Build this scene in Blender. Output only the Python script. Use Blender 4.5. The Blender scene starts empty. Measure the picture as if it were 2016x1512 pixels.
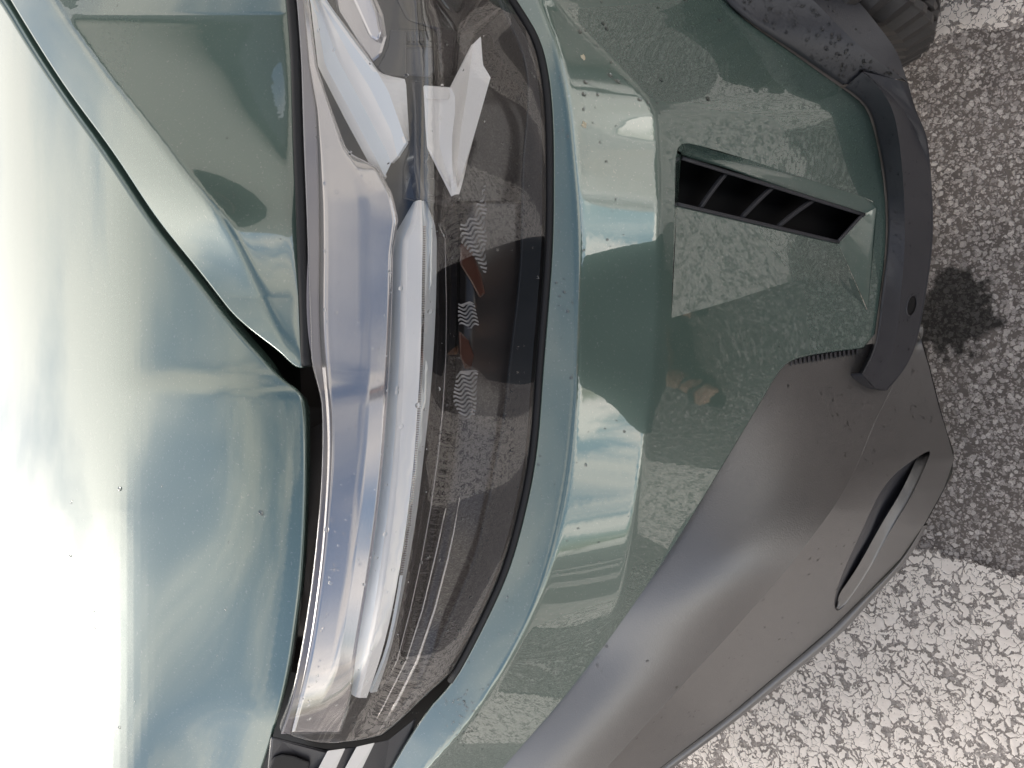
import bpy, math, random
import numpy as np
from mathutils import Vector, Matrix
from mathutils.geometry import delaunay_2d_cdt

random.seed(7)
rng = np.random.default_rng(7)
SC = bpy.context.scene
COL = SC.collection
R = math.radians

# ------------------------------------------------------------------ camera
H = 1.40                       # lens height above the ground
PITCH = R(45.0)                # looking down at the corner of the car
F = 1690.0                     # focal length in photo pixels (2016 wide)
CAM = np.array([0.0, 0.0, H])
FW = np.array([0.0, math.cos(PITCH), -math.sin(PITCH)])
UP = np.array([0.0, math.sin(PITCH), math.cos(PITCH)])
RT = np.array([1.0, 0.0, 0.0])
# the phone is held turned a quarter: picture right = down, picture top = right
cam = bpy.data.cameras.new('camera')
cam.sensor_width = 36.0
cam.lens = F / 2016.0 * 36.0
cam.clip_start = 0.02
cam.clip_end = 3000.0
camo = bpy.data.objects.new('camera', cam)
COL.objects.link(camo)
camo.matrix_world = Matrix((( -UP[0], RT[0], -FW[0], CAM[0]),
                            ( -UP[1], RT[1], -FW[1], CAM[1]),
                            ( -UP[2], RT[2], -FW[2], CAM[2]),
                            (0, 0, 0, 1)))
SC.camera = camo

# ------------------------------------------------------------------ sky, sun, exposure
SUN_EL, SUN_AZ = R(28.0), R(-30.0)          # azimuth measured from +Y towards +X
w = bpy.data.worlds.new('World')
SC.world = w
w.use_nodes = True
nt = w.node_tree
nt.nodes.clear()
wo = nt.nodes.new('ShaderNodeOutputWorld')
bg = nt.nodes.new('ShaderNodeBackground')
sky = nt.nodes.new('ShaderNodeTexSky')
sky.sky_type = 'NISHITA'
sky.sun_disc = False
sky.sun_elevation = SUN_EL
sky.sun_rotation = SUN_AZ
sky.air_density = 1.0
sky.dust_density = 1.5
tc = nt.nodes.new('ShaderNodeTexCoord')
sep = nt.nodes.new('ShaderNodeSeparateXYZ')
nt.links.new(tc.outputs['Generated'], sep.inputs[0])
# project the view direction on a cloud ceiling so clouds bunch up to the horizon
mz = nt.nodes.new('ShaderNodeMath'); mz.operation = 'MAXIMUM'; mz.inputs[1].default_value = 0.0
nt.links.new(sep.outputs['Z'], mz.inputs[0])
az = nt.nodes.new('ShaderNodeMath'); az.operation = 'ADD'; az.inputs[1].default_value = 0.22
nt.links.new(mz.outputs[0], az.inputs[0])
dv = nt.nodes.new('ShaderNodeVectorMath'); dv.operation = 'DIVIDE'
cb = nt.nodes.new('ShaderNodeCombineXYZ')
for i in range(3):
    nt.links.new(az.outputs[0], cb.inputs[i])
nt.links.new(tc.outputs['Generated'], dv.inputs[0])
nt.links.new(cb.outputs[0], dv.inputs[1])
mp = nt.nodes.new('ShaderNodeMapping')
mp.inputs['Location'].default_value = (25.094, 18.650, 0.0)
mp.inputs['Rotation'].default_value = (0, 0, R(35))
mp.inputs['Scale'].default_value = (0.85, 1.25, 0.0)
nt.links.new(dv.outputs[0], mp.inputs[0])
nz = nt.nodes.new('ShaderNodeTexNoise')
nz.inputs['Scale'].default_value = 1.25
nz.inputs['Detail'].default_value = 7.0
nz.inputs['Roughness'].default_value = 0.52
nz.inputs['Distortion'].default_value = 0.35
nt.links.new(mp.outputs[0], nz.inputs['Vector'])
cr = nt.nodes.new('ShaderNodeValToRGB')
cr.color_ramp.interpolation = 'EASE'
cr.color_ramp.elements[0].position = 0.39
cr.color_ramp.elements[1].position = 0.60
nt.links.new(nz.outputs['Fac'], cr.inputs[0])
mixc = nt.nodes.new('ShaderNodeMix'); mixc.data_type = 'RGBA'
nt.links.new(cr.outputs['Color'], mixc.inputs['Factor'])
nt.links.new(sky.outputs[0], mixc.inputs['A'])
# cloud light: white, brighter where the sky behind it is brighter
bw = nt.nodes.new('ShaderNodeRGBToBW')
nt.links.new(sky.outputs[0], bw.inputs[0])
ml = nt.nodes.new('ShaderNodeMath'); ml.operation = 'MULTIPLY_ADD'; ml.inputs[1].default_value = 1.9; ml.inputs[2].default_value = 2.6
nt.links.new(bw.outputs[0], ml.inputs[0])
cl = nt.nodes.new('ShaderNodeVectorMath'); cl.operation = 'SCALE'
cl.inputs[0].default_value = (1.07, 1.0, .91)
nt.links.new(ml.outputs[0], cl.inputs['Scale'])
nt.links.new(cl.outputs[0], mixc.inputs['B'])
nt.links.new(mixc.outputs['Result'], bg.inputs['Color'])
bg.inputs['Strength'].default_value = 0.10
nt.links.new(bg.outputs[0], wo.inputs['Surface'])

sl = bpy.data.lights.new('sun', 'SUN')
sl.energy = 0.5
sl.angle = R(20)
sl.color = (1.0, 0.95, 0.88)
so = bpy.data.objects.new('sun', sl)
COL.objects.link(so)
sd = Vector((math.sin(SUN_AZ) * math.cos(SUN_EL), math.cos(SUN_AZ) * math.cos(SUN_EL), math.sin(SUN_EL)))
so.rotation_euler = sd.to_track_quat('Z', 'Y').to_euler()
so.location = (-3, 6, 6)

SC.view_settings.view_transform = 'Standard'
SC.view_settings.look = 'None'
SC.view_settings.gamma = 1.0
SC.view_settings.use_curve_mapping = False
SC.view_settings.exposure = 1.15
SC.cycles.max_bounces = 10
SC.cycles.transparent_max_bounces = 16
SC.cycles.caustics_reflective = False
SC.cycles.caustics_refractive = False
SC.cycles.sample_clamp_indirect = 6.0

# ------------------------------------------------------------------ material helpers
def mat(name, base=(.5, .5, .5), rough=.5, metal=0.0, spec=.5, coat=0.0, coat_rough=.02, coat_ior=1.5, ior=1.5):
    m = bpy.data.materials.new(name)
    m.use_nodes = True
    b = m.node_tree.nodes['Principled BSDF']
    b.inputs['Base Color'].default_value = (*base, 1)
    b.inputs['Roughness'].default_value = rough
    b.inputs['Metallic'].default_value = metal
    b.inputs['IOR'].default_value = ior
    b.inputs['Specular IOR Level'].default_value = spec
    b.inputs['Coat Weight'].default_value = coat
    b.inputs['Coat Roughness'].default_value = coat_rough
    b.inputs['Coat IOR'].default_value = coat_ior
    return m

def nd(m, kind, **kw):
    n = m.node_tree.nodes.new('ShaderNode' + kind)
    for k, v in kw.items():
        if k in n.inputs:
            n.inputs[k].default_value = v
        else:
            setattr(n, k, v)
    return n

def lk(m, a, b):
    m.node_tree.links.new(a, b)

def bsdf(m):
    return m.node_tree.nodes['Principled BSDF']

def add_bump(m, scale, strength, dist=0.001, detail=3.0, coords='Object', coat=False):
    t = nd(m, 'TexCoord')
    n = nd(m, 'TexNoise', Scale=scale, Detail=detail)
    b = nd(m, 'Bump', Strength=strength, Distance=dist)
    lk(m, t.outputs[coords], n.inputs['Vector'])
    lk(m, n.outputs['Fac'], b.inputs['Height'])
    lk(m, b.outputs[0], bsdf(m).inputs['Normal'])
    return n

# car paint: grey green under a strong clear coat, with a trace of dust
M_PAINT = mat('paint_grey_green', (.122, .186, .159), rough=.24, metal=.32, coat=1.0, coat_rough=.008, coat_ior=2.15)
def _paint_dust(m):
    t = nd(m, 'TexCoord')
    n = nd(m, 'TexNoise', Scale=9.0, Detail=6.0, Roughness=.6)
    lk(m, t.outputs['Object'], n.inputs['Vector'])
    r = nd(m, 'MapRange'); r.inputs['From Min'].default_value = .35; r.inputs['From Max'].default_value = .75
    r.inputs['To Min'].default_value = .004; r.inputs['To Max'].default_value = .014
    lk(m, n.outputs['Fac'], r.inputs['Value'])
    lk(m, r.outputs[0], bsdf(m).inputs['Coat Roughness'])
    o = nd(m, 'TexNoise', Scale=130.0, Detail=1.0)
    lk(m, t.outputs['Object'], o.inputs['Vector'])
    b = nd(m, 'Bump', Strength=.03, Distance=.0005)      # orange peel in the clear coat
    lk(m, o.outputs['Fac'], b.inputs['Height']); lk(m, b.outputs[0], bsdf(m).inputs['Coat Normal'])
    # thin road film: fine pale specks
    f1 = nd(m, 'TexNoise', Scale=420.0, Detail=2.0); lk(m, t.outputs['Object'], f1.inputs['Vector'])
    f2 = nd(m, 'TexNoise', Scale=5.0, Detail=4.0); lk(m, t.outputs['Object'], f2.inputs['Vector'])
    fm = nd(m, 'MapRange'); fm.inputs['From Min'].default_value = .62; fm.inputs['From Max'].default_value = .78; lk(m, f1.outputs['Fac'], fm.inputs['Value'])
    fx = nd(m, 'Math', operation='MULTIPLY'); lk(m, fm.outputs[0], fx.inputs[0]); lk(m, f2.outputs['Fac'], fx.inputs[1])
    mx = nd(m, 'Mix', data_type='RGBA'); mx.inputs['A'].default_value = bsdf(m).inputs['Base Color'].default_value; mx.inputs['B'].default_value = (.34, .36, .33, 1)
    lk(m, fx.outputs[0], mx.inputs['Factor']); lk(m, mx.outputs['Result'], bsdf(m).inputs['Base Color'])
_paint_dust(M_PAINT)

def plastic(name, base, rough, bump):
    m = mat(name, base, rough=rough, spec=.5)
    t = nd(m, 'TexCoord')
    n1 = nd(m, 'TexNoise', Scale=520.0, Detail=3.0, Roughness=.7)
    n2 = nd(m, 'TexNoise', Scale=7.0, Detail=6.0, Roughness=.65)
    lk(m, t.outputs['Object'], n1.inputs['Vector']); lk(m, t.outputs['Object'], n2.inputs['Vector'])
    b = nd(m, 'Bump', Strength=bump, Distance=.0006)
    lk(m, n1.outputs['Fac'], b.inputs['Height']); lk(m, b.outputs[0], bsdf(m).inputs['Normal'])
    mx = nd(m, 'Mix', data_type='RGBA')
    mx.inputs['A'].default_value = (*[c * .85 for c in base], 1)
    mx.inputs['B'].default_value = (*[min(1, c * 1.25 + .006) for c in base], 1)
    lk(m, n2.outputs['Fac'], mx.inputs['Factor']); lk(m, mx.outputs['Result'], bsdf(m).inputs['Base Color'])
    r = nd(m, 'MapRange'); r.inputs['To Min'].default_value = rough - .07; r.inputs['To Max'].default_value = rough + .09
    lk(m, n2.outputs['Fac'], r.inputs['Value']); lk(m, r.outputs[0], bsdf(m).inputs['Roughness'])
    return m

M_CLAD = plastic('grained_grey_plastic', (.086, .079, .075), .40, .6)
bsdf(M_CLAD).inputs['IOR'].default_value = 2.5
M_TRIM = plastic('grained_dark_plastic', (.045, .045, .052), .40, .35)
bsdf(M_TRIM).inputs['IOR'].default_value = 1.55
M_BLACK = mat('black_rubber', (.012, .012, .014), rough=.6)
M_VOID = mat('black_plastic', (.008, .008, .009), rough=.5, spec=.3)
M_GLOSS = mat('piano_black', (.016, .014, .014), rough=.06, ior=1.65)
M_SMOKE = mat('smoked_bezel', (.030, .026, .025), rough=.12, ior=1.6)
M_WHITE = mat('white_light_guide', (.95, .93, .91), rough=.25)
M_WHITE2 = mat('cool_light_guide', (.80, .85, .90), rough=.2)
M_SHELF = mat('metallised_bezel', (.56, .54, .54), rough=.12, metal=.75)
M_EDGE = mat('satin_lilac_plastic', (.26, .24, .26), rough=.3)
M_RIB = mat('dull_reflector', (.42, .42, .44), rough=.3, metal=.4)
M_SILVER = mat('silver_reflector', (.62, .62, .66), rough=.16, metal=.9)
M_CHROME = mat('bright_trim', (.55, .52, .50), rough=.12, metal=.8)
M_BAND = mat('dark_lens_band', (.022, .026, .032), rough=.12)

def _lens():
    m = bpy.data.materials.new('clear_polycarbonate')
    m.use_nodes = True
    n = m.node_tree.nodes; n.clear()
    out = n.new('ShaderNodeOutputMaterial'); mx = n.new('ShaderNodeMixShader')
    tr = n.new('ShaderNodeBsdfTransparent'); tr.inputs[0].default_value = (.97, .97, .97, 1)
    gl = n.new('ShaderNodeBsdfGlossy'); gl.inputs['Roughness'].default_value = .012
    lw = n.new('ShaderNodeLayerWeight'); lw.inputs['Blend'].default_value = .5
    pw = n.new('ShaderNodeMath'); pw.operation = 'POWER'; pw.inputs[1].default_value = 4.0
    fr = n.new('ShaderNodeMath'); fr.operation = 'MULTIPLY_ADD'; fr.inputs[1].default_value = .875; fr.inputs[2].default_value = .125
    l = m.node_tree.links
    l.new(lw.outputs['Facing'], pw.inputs[0]); l.new(pw.outputs[0], fr.inputs[0])
    l.new(fr.outputs[0], mx.inputs[0]); l.new(tr.outputs[0], mx.inputs[1]); l.new(gl.outputs[0], mx.inputs[2])
    l.new(mx.outputs[0], out.inputs[0])
    return m
M_LENS = _lens()

def _water():
    m = bpy.data.materials.new('water')
    m.use_nodes = True
    n = m.node_tree.nodes; n.clear()
    out = n.new('ShaderNodeOutputMaterial'); g = n.new('ShaderNodeBsdfGlass')
    g.inputs['IOR'].default_value = 1.33; g.inputs['Roughness'].default_value = 0.0
    m.node_tree.links.new(g.outputs[0], out.inputs[0])
    return m
M_WATER = _water()

# ------------------------------------------------------------------ geometry helpers
def rays(px, py):
    px = np.asarray(px, float); py = np.asarray(py, float)
    dx = (px - 1008.0) / F; dy = (756.0 - py) / F
    return FW[None] - dx[..., None] * UP + dy[..., None] * RT

def Pz(px, py, z):
    """point at height z seen at photo position px, py"""
    d = rays(px, py)
    t = (np.asarray(z, float) - H) / d[..., 2]
    return CAM + d * t[..., None]

class Spl:
    """natural cubic spline, linear beyond its ends"""
    def __init__(s, pts):
        p = np.array(sorted([tuple(q) for q in pts]), float)
        s.x, s.y = p[:, 0], p[:, 1]
        n = len(s.x); h = np.diff(s.x)
        A = np.eye(n); b = np.zeros(n)
        for i in range(1, n - 1):
            A[i, i-1:i+2] = h[i-1], 2 * (h[i-1] + h[i]), h[i]
            b[i] = 6 * ((s.y[i+1] - s.y[i]) / h[i] - (s.y[i] - s.y[i-1]) / h[i-1])
        s.m = np.linalg.solve(A, b); s.h = h
    def __call__(s, x):
        x = np.asarray(x, float)
        i = np.clip(np.searchsorted(s.x, x) - 1, 0, len(s.x) - 2)
        h = s.h[i]; a = (s.x[i+1] - x) / h; b = (x - s.x[i]) / h
        v = a * s.y[i] + b * s.y[i+1] + ((a**3 - a) * s.m[i] + (b**3 - b) * s.m[i+1]) * h * h / 6
        h0, h1 = s.h[0], s.h[-1]
        g0 = (s.y[1] - s.y[0]) / h0 - h0 * s.m[1] / 6
        g1 = (s.y[-1] - s.y[-2]) / h1 + h1 * s.m[-2] / 6
        v = np.where(x < s.x[0], s.y[0] + g0 * (x - s.x[0]), v)
        return np.where(x > s.x[-1], s.y[-1] + g1 * (x - s.x[-1]), v)

def lin(pts, soft=0.0):
    p = np.array(sorted([tuple(q) for q in pts]), float)
    def f(x):
        x = np.asarray(x, float)
        if not soft:
            return np.interp(x, p[:, 0], p[:, 1])
        ks = np.linspace(-2.4, 2.4, 13); g = np.exp(-ks * ks / 2)
        return sum(gi * np.interp(x + k * soft, p[:, 0], p[:, 1]) for k, gi in zip(ks, g)) / g.sum()
    return f

def knot_field(knots, soft=6.0, slope0=None, slope1=None, tail=None):
    """z(px,py): straight pieces across px between feature curves, rounded at the kinks.
    knots: list of (xfun(py), zfun(py)); slope0/slope1 = dz/dpx before the first and after the last."""
    def raw(px, py):
        xs = [k[0](py) for k in knots]; zs = [k[1](py) for k in knots]
        z = zs[0] + (px - xs[0]) * (slope0(py) if slope0 else (zs[1] - zs[0]) / np.maximum(xs[1] - xs[0], 1))
        for i in range(len(knots) - 1):
            wdt = np.maximum(xs[i+1] - xs[i], 1e-3)
            u = (px - xs[i]) / wdt
            z = np.where(px >= xs[i], zs[i] + (zs[i+1] - zs[i]) * u, z)
        e = tail(px, py, xs[-1], zs[-1]) if tail else zs[-1] + (px - xs[-1]) * (slope1(py) if slope1 else 0.0)
        return np.where(px >= xs[-1], e, z)
    def f(px, py):
        px = np.asarray(px, float); py = np.asarray(py, float)
        s = soft(py) if callable(soft) else soft
        acc = 0; wt = 0
        for k in np.linspace(-2.4, 2.4, 13):
            g = math.exp(-k * k / 2)
            acc = acc + g * raw(px + k * s, py); wt += g
        return acc / wt
    return f

def surf(zf, px, py, off=0.0):
    """points and outward normals of a field; off pushes in (+) along the inward normal"""
    e = 1.0
    p = Pz(px, py, zf(px, py))
    a = Pz(np.asarray(px) + e, py, zf(np.asarray(px) + e, py)) - Pz(np.asarray(px) - e, py, zf(np.asarray(px) - e, py))
    b = Pz(px, np.asarray(py) + e, zf(px, np.asarray(py) + e)) - Pz(px, np.asarray(py) - e, zf(px, np.asarray(py) - e))
    n = np.cross(a, b)
    n /= np.linalg.norm(n, axis=-1, keepdims=True) + 1e-12
    s = np.sign(np.sum(n * (CAM - p), axis=-1, keepdims=True)); s[s == 0] = 1
    n *= s
    return p - n * off, n

def new_obj(name, verts, faces, material, parent=None, smooth=True, normals=None):
    me = bpy.data.meshes.new(name)
    me.from_pydata([tuple(map(float, v)) for v in verts], [], [tuple(map(int, f)) for f in faces])
    me.update()
    if smooth:
        me.polygons.foreach_set('use_smooth', [True] * len(me.polygons))
    if normals is not None:
        me.normals_split_custom_set_from_vertices([tuple(map(float, n)) for n in normals])
    o = bpy.data.objects.new(name, me)
    if material is not None:
        me.materials.append(material)
    COL.objects.link(o)
    if parent is not None:
        set_parent(o, parent)
    return o

def set_parent(o, parent):
    o.parent = parent
    # vertices are written in world coordinates: undo the parent's own place
    if parent.parent is None:
        o.matrix_parent_inverse = Matrix.Translation(-Vector(parent.location))

def empty(name, loc=(0, 0, 0), parent=None):
    o = bpy.data.objects.new(name, None)
    o.empty_display_size = .1
    COL.objects.link(o)
    o.location = loc
    if parent is not None:
        set_parent(o, parent)
    return o

def tag(o, label=None, cat=None, group=None, kind=None):
    for k, v in (('label', label), ('category', cat), ('group', group), ('kind', kind)):
        if v:
            o[k] = v
    return o

def dense(poly, step=5.0, closed=True):
    p = [np.array(q, float) for q in poly]
    out = []
    n = len(p)
    for i in range(n if closed else n - 1):
        a, b = p[i], p[(i + 1) % n]
        k = max(1, int(np.linalg.norm((b - a)[:2]) / step))
        for j in range(k):
            out.append(a + (b - a) * j / k)
    if not closed:
        out.append(p[-1])
    return np.array(out)

def chaikin(poly, it=2, closed=True):
    p = np.array(poly, float)
    for _ in range(it):
        if closed:
            q = np.roll(p, -1, axis=0)
            p = np.stack([.75 * p + .25 * q, .25 * p + .75 * q], 1).reshape(-1, p.shape[1])
        else:
            a, b = p[:-1], p[1:]
            m = np.stack([.75 * a + .25 * b, .25 * a + .75 * b], 1).reshape(-1, p.shape[1])
            p = np.vstack([p[:1], m, p[-1:]])
    return p

def inside(poly, pts):
    x, y = pts[:, 0], pts[:, 1]
    c = np.zeros(len(pts), bool)
    n = len(poly)
    for i in range(n):
        x0, y0 = poly[i]; x1, y1 = poly[i - 1]
        hit = ((y0 > y) != (y1 > y)) & (x < (x1 - x0) * (y - y0) / (y1 - y0 + 1e-12) + x0)
        c ^= hit
    return c

def panel(name, outline, zf, material, parent, roll=6.0, flange=.014, step=16.0, off=0.0, hole=None, smooth_it=2, dstep=7.0, rings=5, fine=None):
    """body panel: outline in photo pixels laid on the surface z-field, with a rolled rim and a flange"""
    o2 = np.array(outline, float)
    if smooth_it:
        o2 = chaikin(o2, smooth_it)
    o2 = dense(o2, dstep)
    area = .5 * np.sum(o2[:, 0] * np.roll(o2[:, 1], -1) - np.roll(o2[:, 0], -1) * o2[:, 1])
    if area < 0:
        o2 = o2[::-1]
    tg = np.roll(o2, -1, axis=0) - np.roll(o2, 1, axis=0)
    tg /= np.linalg.norm(tg, axis=1, keepdims=True) + 1e-9
    outn = np.stack([tg[:, 1], -tg[:, 0]], 1)
    N = len(o2)
    V = []; NN = []; faces = []
    phis = np.linspace(R(84), 0, rings) if roll > 0 else [0.0]
    idx = []
    for ph in phis:
        q = o2 - outn * (roll * (1 - math.sin(ph)) if roll > 0 else 0)
        p, n = surf(zf, q[:, 0], q[:, 1], off)
        p1, _ = surf(zf, q[:, 0] + outn[:, 0], q[:, 1] + outn[:, 1], off)
        side = p1 - p
        side -= n * np.sum(side * n, 1, keepdims=True)
        pxm = np.linalg.norm(side, axis=1, keepdims=True)
        side /= pxm + 1e-12
        rm = np.minimum(roll * np.linalg.norm(p - CAM, axis=1, keepdims=True) / F, .006)
        base = len(V)
        V += list(p - n * rm * (1 - math.cos(ph)))
        NN += list(n * math.cos(ph) + side * math.sin(ph))
        if not idx and flange > 0:
            fl0 = len(V)
            V += list(p - n * (rm + flange)); NN += list(side)
            for i in range(N):
                j = (i + 1) % N
                faces.append((fl0 + i, fl0 + j, base + j, base + i))
        idx.append(base)
    for k in range(len(idx) - 1):
        a, b = idx[k], idx[k + 1]
        for i in range(N):
            j = (i + 1) % N
            faces.append((a + i, a + j, b + j, b + i))
    inner = o2 - outn * (roll if roll > 0 else 0)
    x0, y0 = inner.min(0); x1, y1 = inner.max(0)
    gx, gy = np.meshgrid(np.arange(x0 + step / 2, x1, step), np.arange(y0 + step / 2, y1, step))
    gx[1::2] += step / 2
    g = np.stack([gx.ravel(), gy.ravel()], 1)
    if fine:
        fx0, fy0, fx1, fy1, fs = fine
        g = g[~((g[:, 0] > fx0) & (g[:, 0] < fx1) & (g[:, 1] > fy0) & (g[:, 1] < fy1))]
        hx, hy = np.meshgrid(np.arange(fx0, fx1, fs), np.arange(fy0, fy1, fs * 1.6)); hx[1::2] += fs / 2
        g = np.vstack([g, np.stack([hx.ravel(), hy.ravel()], 1)])
    g = g[inside(inner, g)]
    def far(poly, pts, d):
        keep = np.ones(len(pts), bool)
        for s0 in range(0, len(pts), 2000):
            c = pts[s0:s0 + 2000]
            keep[s0:s0 + 2000] = np.min(((c[:, None] - poly[None]) ** 2).sum(-1), 1) > d * d
        return keep
    g = g[far(inner, g, step * .55)]
    hp = None
    if hole is not None:
        hp = dense(np.array(hole, float), dstep)
        g = g[~inside(hp, g)]
        g = g[far(hp, g, step * .55)]
    pts = [Vector(q) for q in inner]
    edges = [(i, (i + 1) % N) for i in range(N)]
    if hp is not None:
        b0 = len(pts); pts += [Vector(q) for q in hp]
        edges += [(b0 + i, b0 + (i + 1) % len(hp)) for i in range(len(hp))]
    pts += [Vector(q) for q in g]
    ov, oe, of, orig, _, _ = delaunay_2d_cdt(pts, edges, [], 1, 1e-4)
    ov = np.array([tuple(v) for v in ov])
    p, n = surf(zf, ov[:, 0], ov[:, 1], off)
    base = len(V); last = idx[-1]
    remap = []
    for i, oi in enumerate(orig):
        ring = [k for k in oi if k < N]
        if ring:
            remap.append(last + ring[0])
        else:
            remap.append(len(V)); V.append(p[i]); NN.append(n[i])
    tri = np.array([tuple(f)[:3] for f in of])
    cen = ov[tri].mean(1)
    ok = inside(inner, cen)
    if hp is not None:
        ok &= ~inside(hp, cen)
    faces += [tuple(remap[k] for k in f) for f in tri[ok]]
    V = np.array(V); NN = np.array(NN)
    # wind every face to its normals
    out = []
    for f in faces:
        if len(set(f)) < 3:
            continue
        a, b, c = V[f[0]], V[f[1]], V[f[2]]
        fn = np.cross(b - a, c - a)
        out.append(f if np.dot(fn, NN[list(f)].sum(0)) >= 0 else f[::-1])
    NN /= np.linalg.norm(NN, axis=1, keepdims=True) + 1e-12
    return new_obj(name, V, out, material, parent, True, NN)

def loft(name, curves, material, parent, nu=60, nv=10, smooth=True, flat=False, close_back=0.0, ease=None, three_d=False, straight=False):
    """skin through curves; each curve is a list of (px,py,z), or 3d points when three_d"""
    rows = []
    for c in curves:
        c = np.array(c, float)
        q = c if three_d else Pz(c[:, 0], c[:, 1], c[:, 2])
        d = np.concatenate([[0], np.cumsum(np.linalg.norm(np.diff(q, axis=0), axis=1))]); d /= d[-1]
        u = np.linspace(0, 1, nu)
        rows.append(np.stack([(np.interp(u, d, q[:, k]) if straight else Spl(list(zip(d, q[:, k])))(u)) for k in range(3)], 1))
    rows = np.array(rows)
    m = len(rows)
    vv = np.linspace(0, m - 1, (m - 1) * nv + 1)
    if m > 2 and smooth == 'both':
        grid = np.stack([[Spl([(i, rows[i, j, k]) for i in range(m)])(vv) for k in range(3)] for j in range(nu)])
        grid = grid.transpose(2, 0, 1)
    else:
        i = np.minimum(vv.astype(int), m - 2); f = (vv - i)
        if ease:
            f = ease(f)
        grid = rows[i] * (1 - f)[:, None, None] + rows[i + 1] * f[:, None, None]
    nr = len(grid)
    V = grid.reshape(-1, 3); faces = []
    for a in range(nr - 1):
        for b in range(nu - 1):
            faces.append((a * nu + b, a * nu + b + 1, (a + 1) * nu + b + 1, (a + 1) * nu + b))
    c = V.mean(0); f = faces[len(faces) // 2]
    fn = np.cross(V[f[1]] - V[f[0]], V[f[2]] - V[f[0]])
    if np.dot(fn, CAM - c) < 0:
        faces = [f[::-1] for f in faces]
    o = new_obj(name, V, faces, material, parent, not flat)
    if close_back:
        sm = o.modifiers.new('thickness', 'SOLIDIFY'); sm.thickness = close_back; sm.offset = -1
    return o

def tube(name, pts, rad, material, parent, seg=6):
    """tube through 3d points"""
    p = np.array(pts, float); n = len(p)
    V = []; faces = []
    for i in range(n):
        t = p[min(i + 1, n - 1)] - p[max(i - 1, 0)]; t /= np.linalg.norm(t) + 1e-12
        a = np.cross(t, [0.3, 0.2, 1.0]); a /= np.linalg.norm(a); b = np.cross(t, a)
        r = rad[i] if hasattr(rad, '__len__') else rad
        for k in range(seg):
            an = 2 * math.pi * k / seg
            V.append(p[i] + (a * math.cos(an) + b * math.sin(an)) * r)
    for i in range(n - 1):
        for k in range(seg):
            k2 = (k + 1) % seg
            faces.append((i * seg + k, i * seg + k2, (i + 1) * seg + k2, (i + 1) * seg + k))
    faces.append(tuple(range(seg))[::-1]); faces.append(tuple((n - 1) * seg + k for k in range(seg)))
    return new_obj(name, V, faces, material, parent)

def ray_pt(px, py, zf, depth):
    """3d point seen at px,py, 'depth' metres behind the field surface along the line of sight"""
    px = np.asarray(px, float); py = np.asarray(py, float)
    p = Pz(px, py, zf(px, py)); d = p - CAM
    L = np.linalg.norm(d, axis=-1, keepdims=True)
    return CAM + d * (1 + np.asarray(depth, float)[..., None] / L)

def prism(name, outline, zf, d0, d1, material, parent, bevel=.0015, tilt=None, inset=0.0):
    """solid piece behind the lens: outline in pixels, front face at depth d0, back at d1"""
    o2 = np.array(outline, float)
    dd = np.full(len(o2), d0) if tilt is None else d0 + np.array(tilt, float)
    a = ray_pt(o2[:, 0], o2[:, 1], zf, dd); b = ray_pt(o2[:, 0], o2[:, 1], zf, np.full(len(o2), d1))
    n = len(o2)
    V = np.vstack([a, b])
    faces = [tuple(range(n))] + [(i, (i + 1) % n, n + (i + 1) % n, n + i) for i in range(n)] + [tuple(range(n, 2 * n))[::-1]]
    fn = np.cross(a[1] - a[0], a[2] - a[1]);
    o = new_obj(name, V, faces, material, parent, False)
    import bmesh
    bm = bmesh.new(); bm.from_mesh(o.data); bmesh.ops.recalc_face_normals(bm, faces=bm.faces); bm.to_mesh(o.data); bm.free()
    if bevel:
        bv = o.modifiers.new('edge', 'BEVEL'); bv.width = bevel; bv.segments = 2; bv.limit_method = 'ANGLE'
    return o

# ------------------------------------------------------------------ feature curves of the car corner
# photo x of each feature line as a function of photo y
X_l0 = Spl([(-300, 545), (0, 580), (100, 588), (250, 593), (400, 599), (550, 604), (690, 609), (735, 614), (768, 627), (800, 631), (950, 630), (1060, 621),
            (1150, 611), (1220, 601), (1310, 586), (1400, 566), (1445, 550), (1700, 450)])
X_c0 = Spl([(-300, 960), (-100, 975), (-40, 986), (0, 1005), (60, 1043), (130, 1066), (200, 1075), (350, 1079), (480, 1077), (600, 1069), (750, 1057), (900, 1044),
            (1030, 1018), (1130, 988), (1215, 950), (1290, 912), (1345, 880), (1450, 800), (1512, 762), (1700, 640)])
X_c1 = Spl([(-300, 1000), (-100, 1030), (0, 1062), (60, 1086), (120, 1103), (200, 1118), (300, 1129), (400, 1137), (500, 1141), (600, 1140), (750, 1135), (880, 1124), (980, 1110),
            (1080, 1089), (1180, 1058), (1270, 1018), (1370, 958), (1450, 898), (1512, 842), (1700, 680)])
X_c2 = lin([(-300, 1010), (-100, 1036), (0, 1085), (100, 1186), (205, 1290), (240, 1297), (400, 1300), (600, 1296), (750, 1287), (900, 1268), (1050, 1246), (1180, 1222),
            (1290, 1180), (1400, 1110), (1512, 1010), (1700, 820)], 26.0)
Z_l0 = Spl([(-300, .965), (0, .965), (300, .975), (735, .98), (1100, .972), (1450, .955), (1700, .95)])
Z_c1 = Spl([(-300, .80), (0, .785), (300, .776), (750, .775), (1100, .772), (1450, .775), (1700, .78)])
Z_c0 = lambda y: Z_c1(y) + .00021 * (X_c1(y) - X_c0(y))
Z_c2 = Spl([(-300, .795), (-100, .793), (0, .772), (100, .735), (205, .70), (400, .70), (700, .70), (800, .704), (900, .709), (1000, .708), (1100, .698), (1200, .676), (1300, .650), (1450, .660), (1700, .69)])
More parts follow.
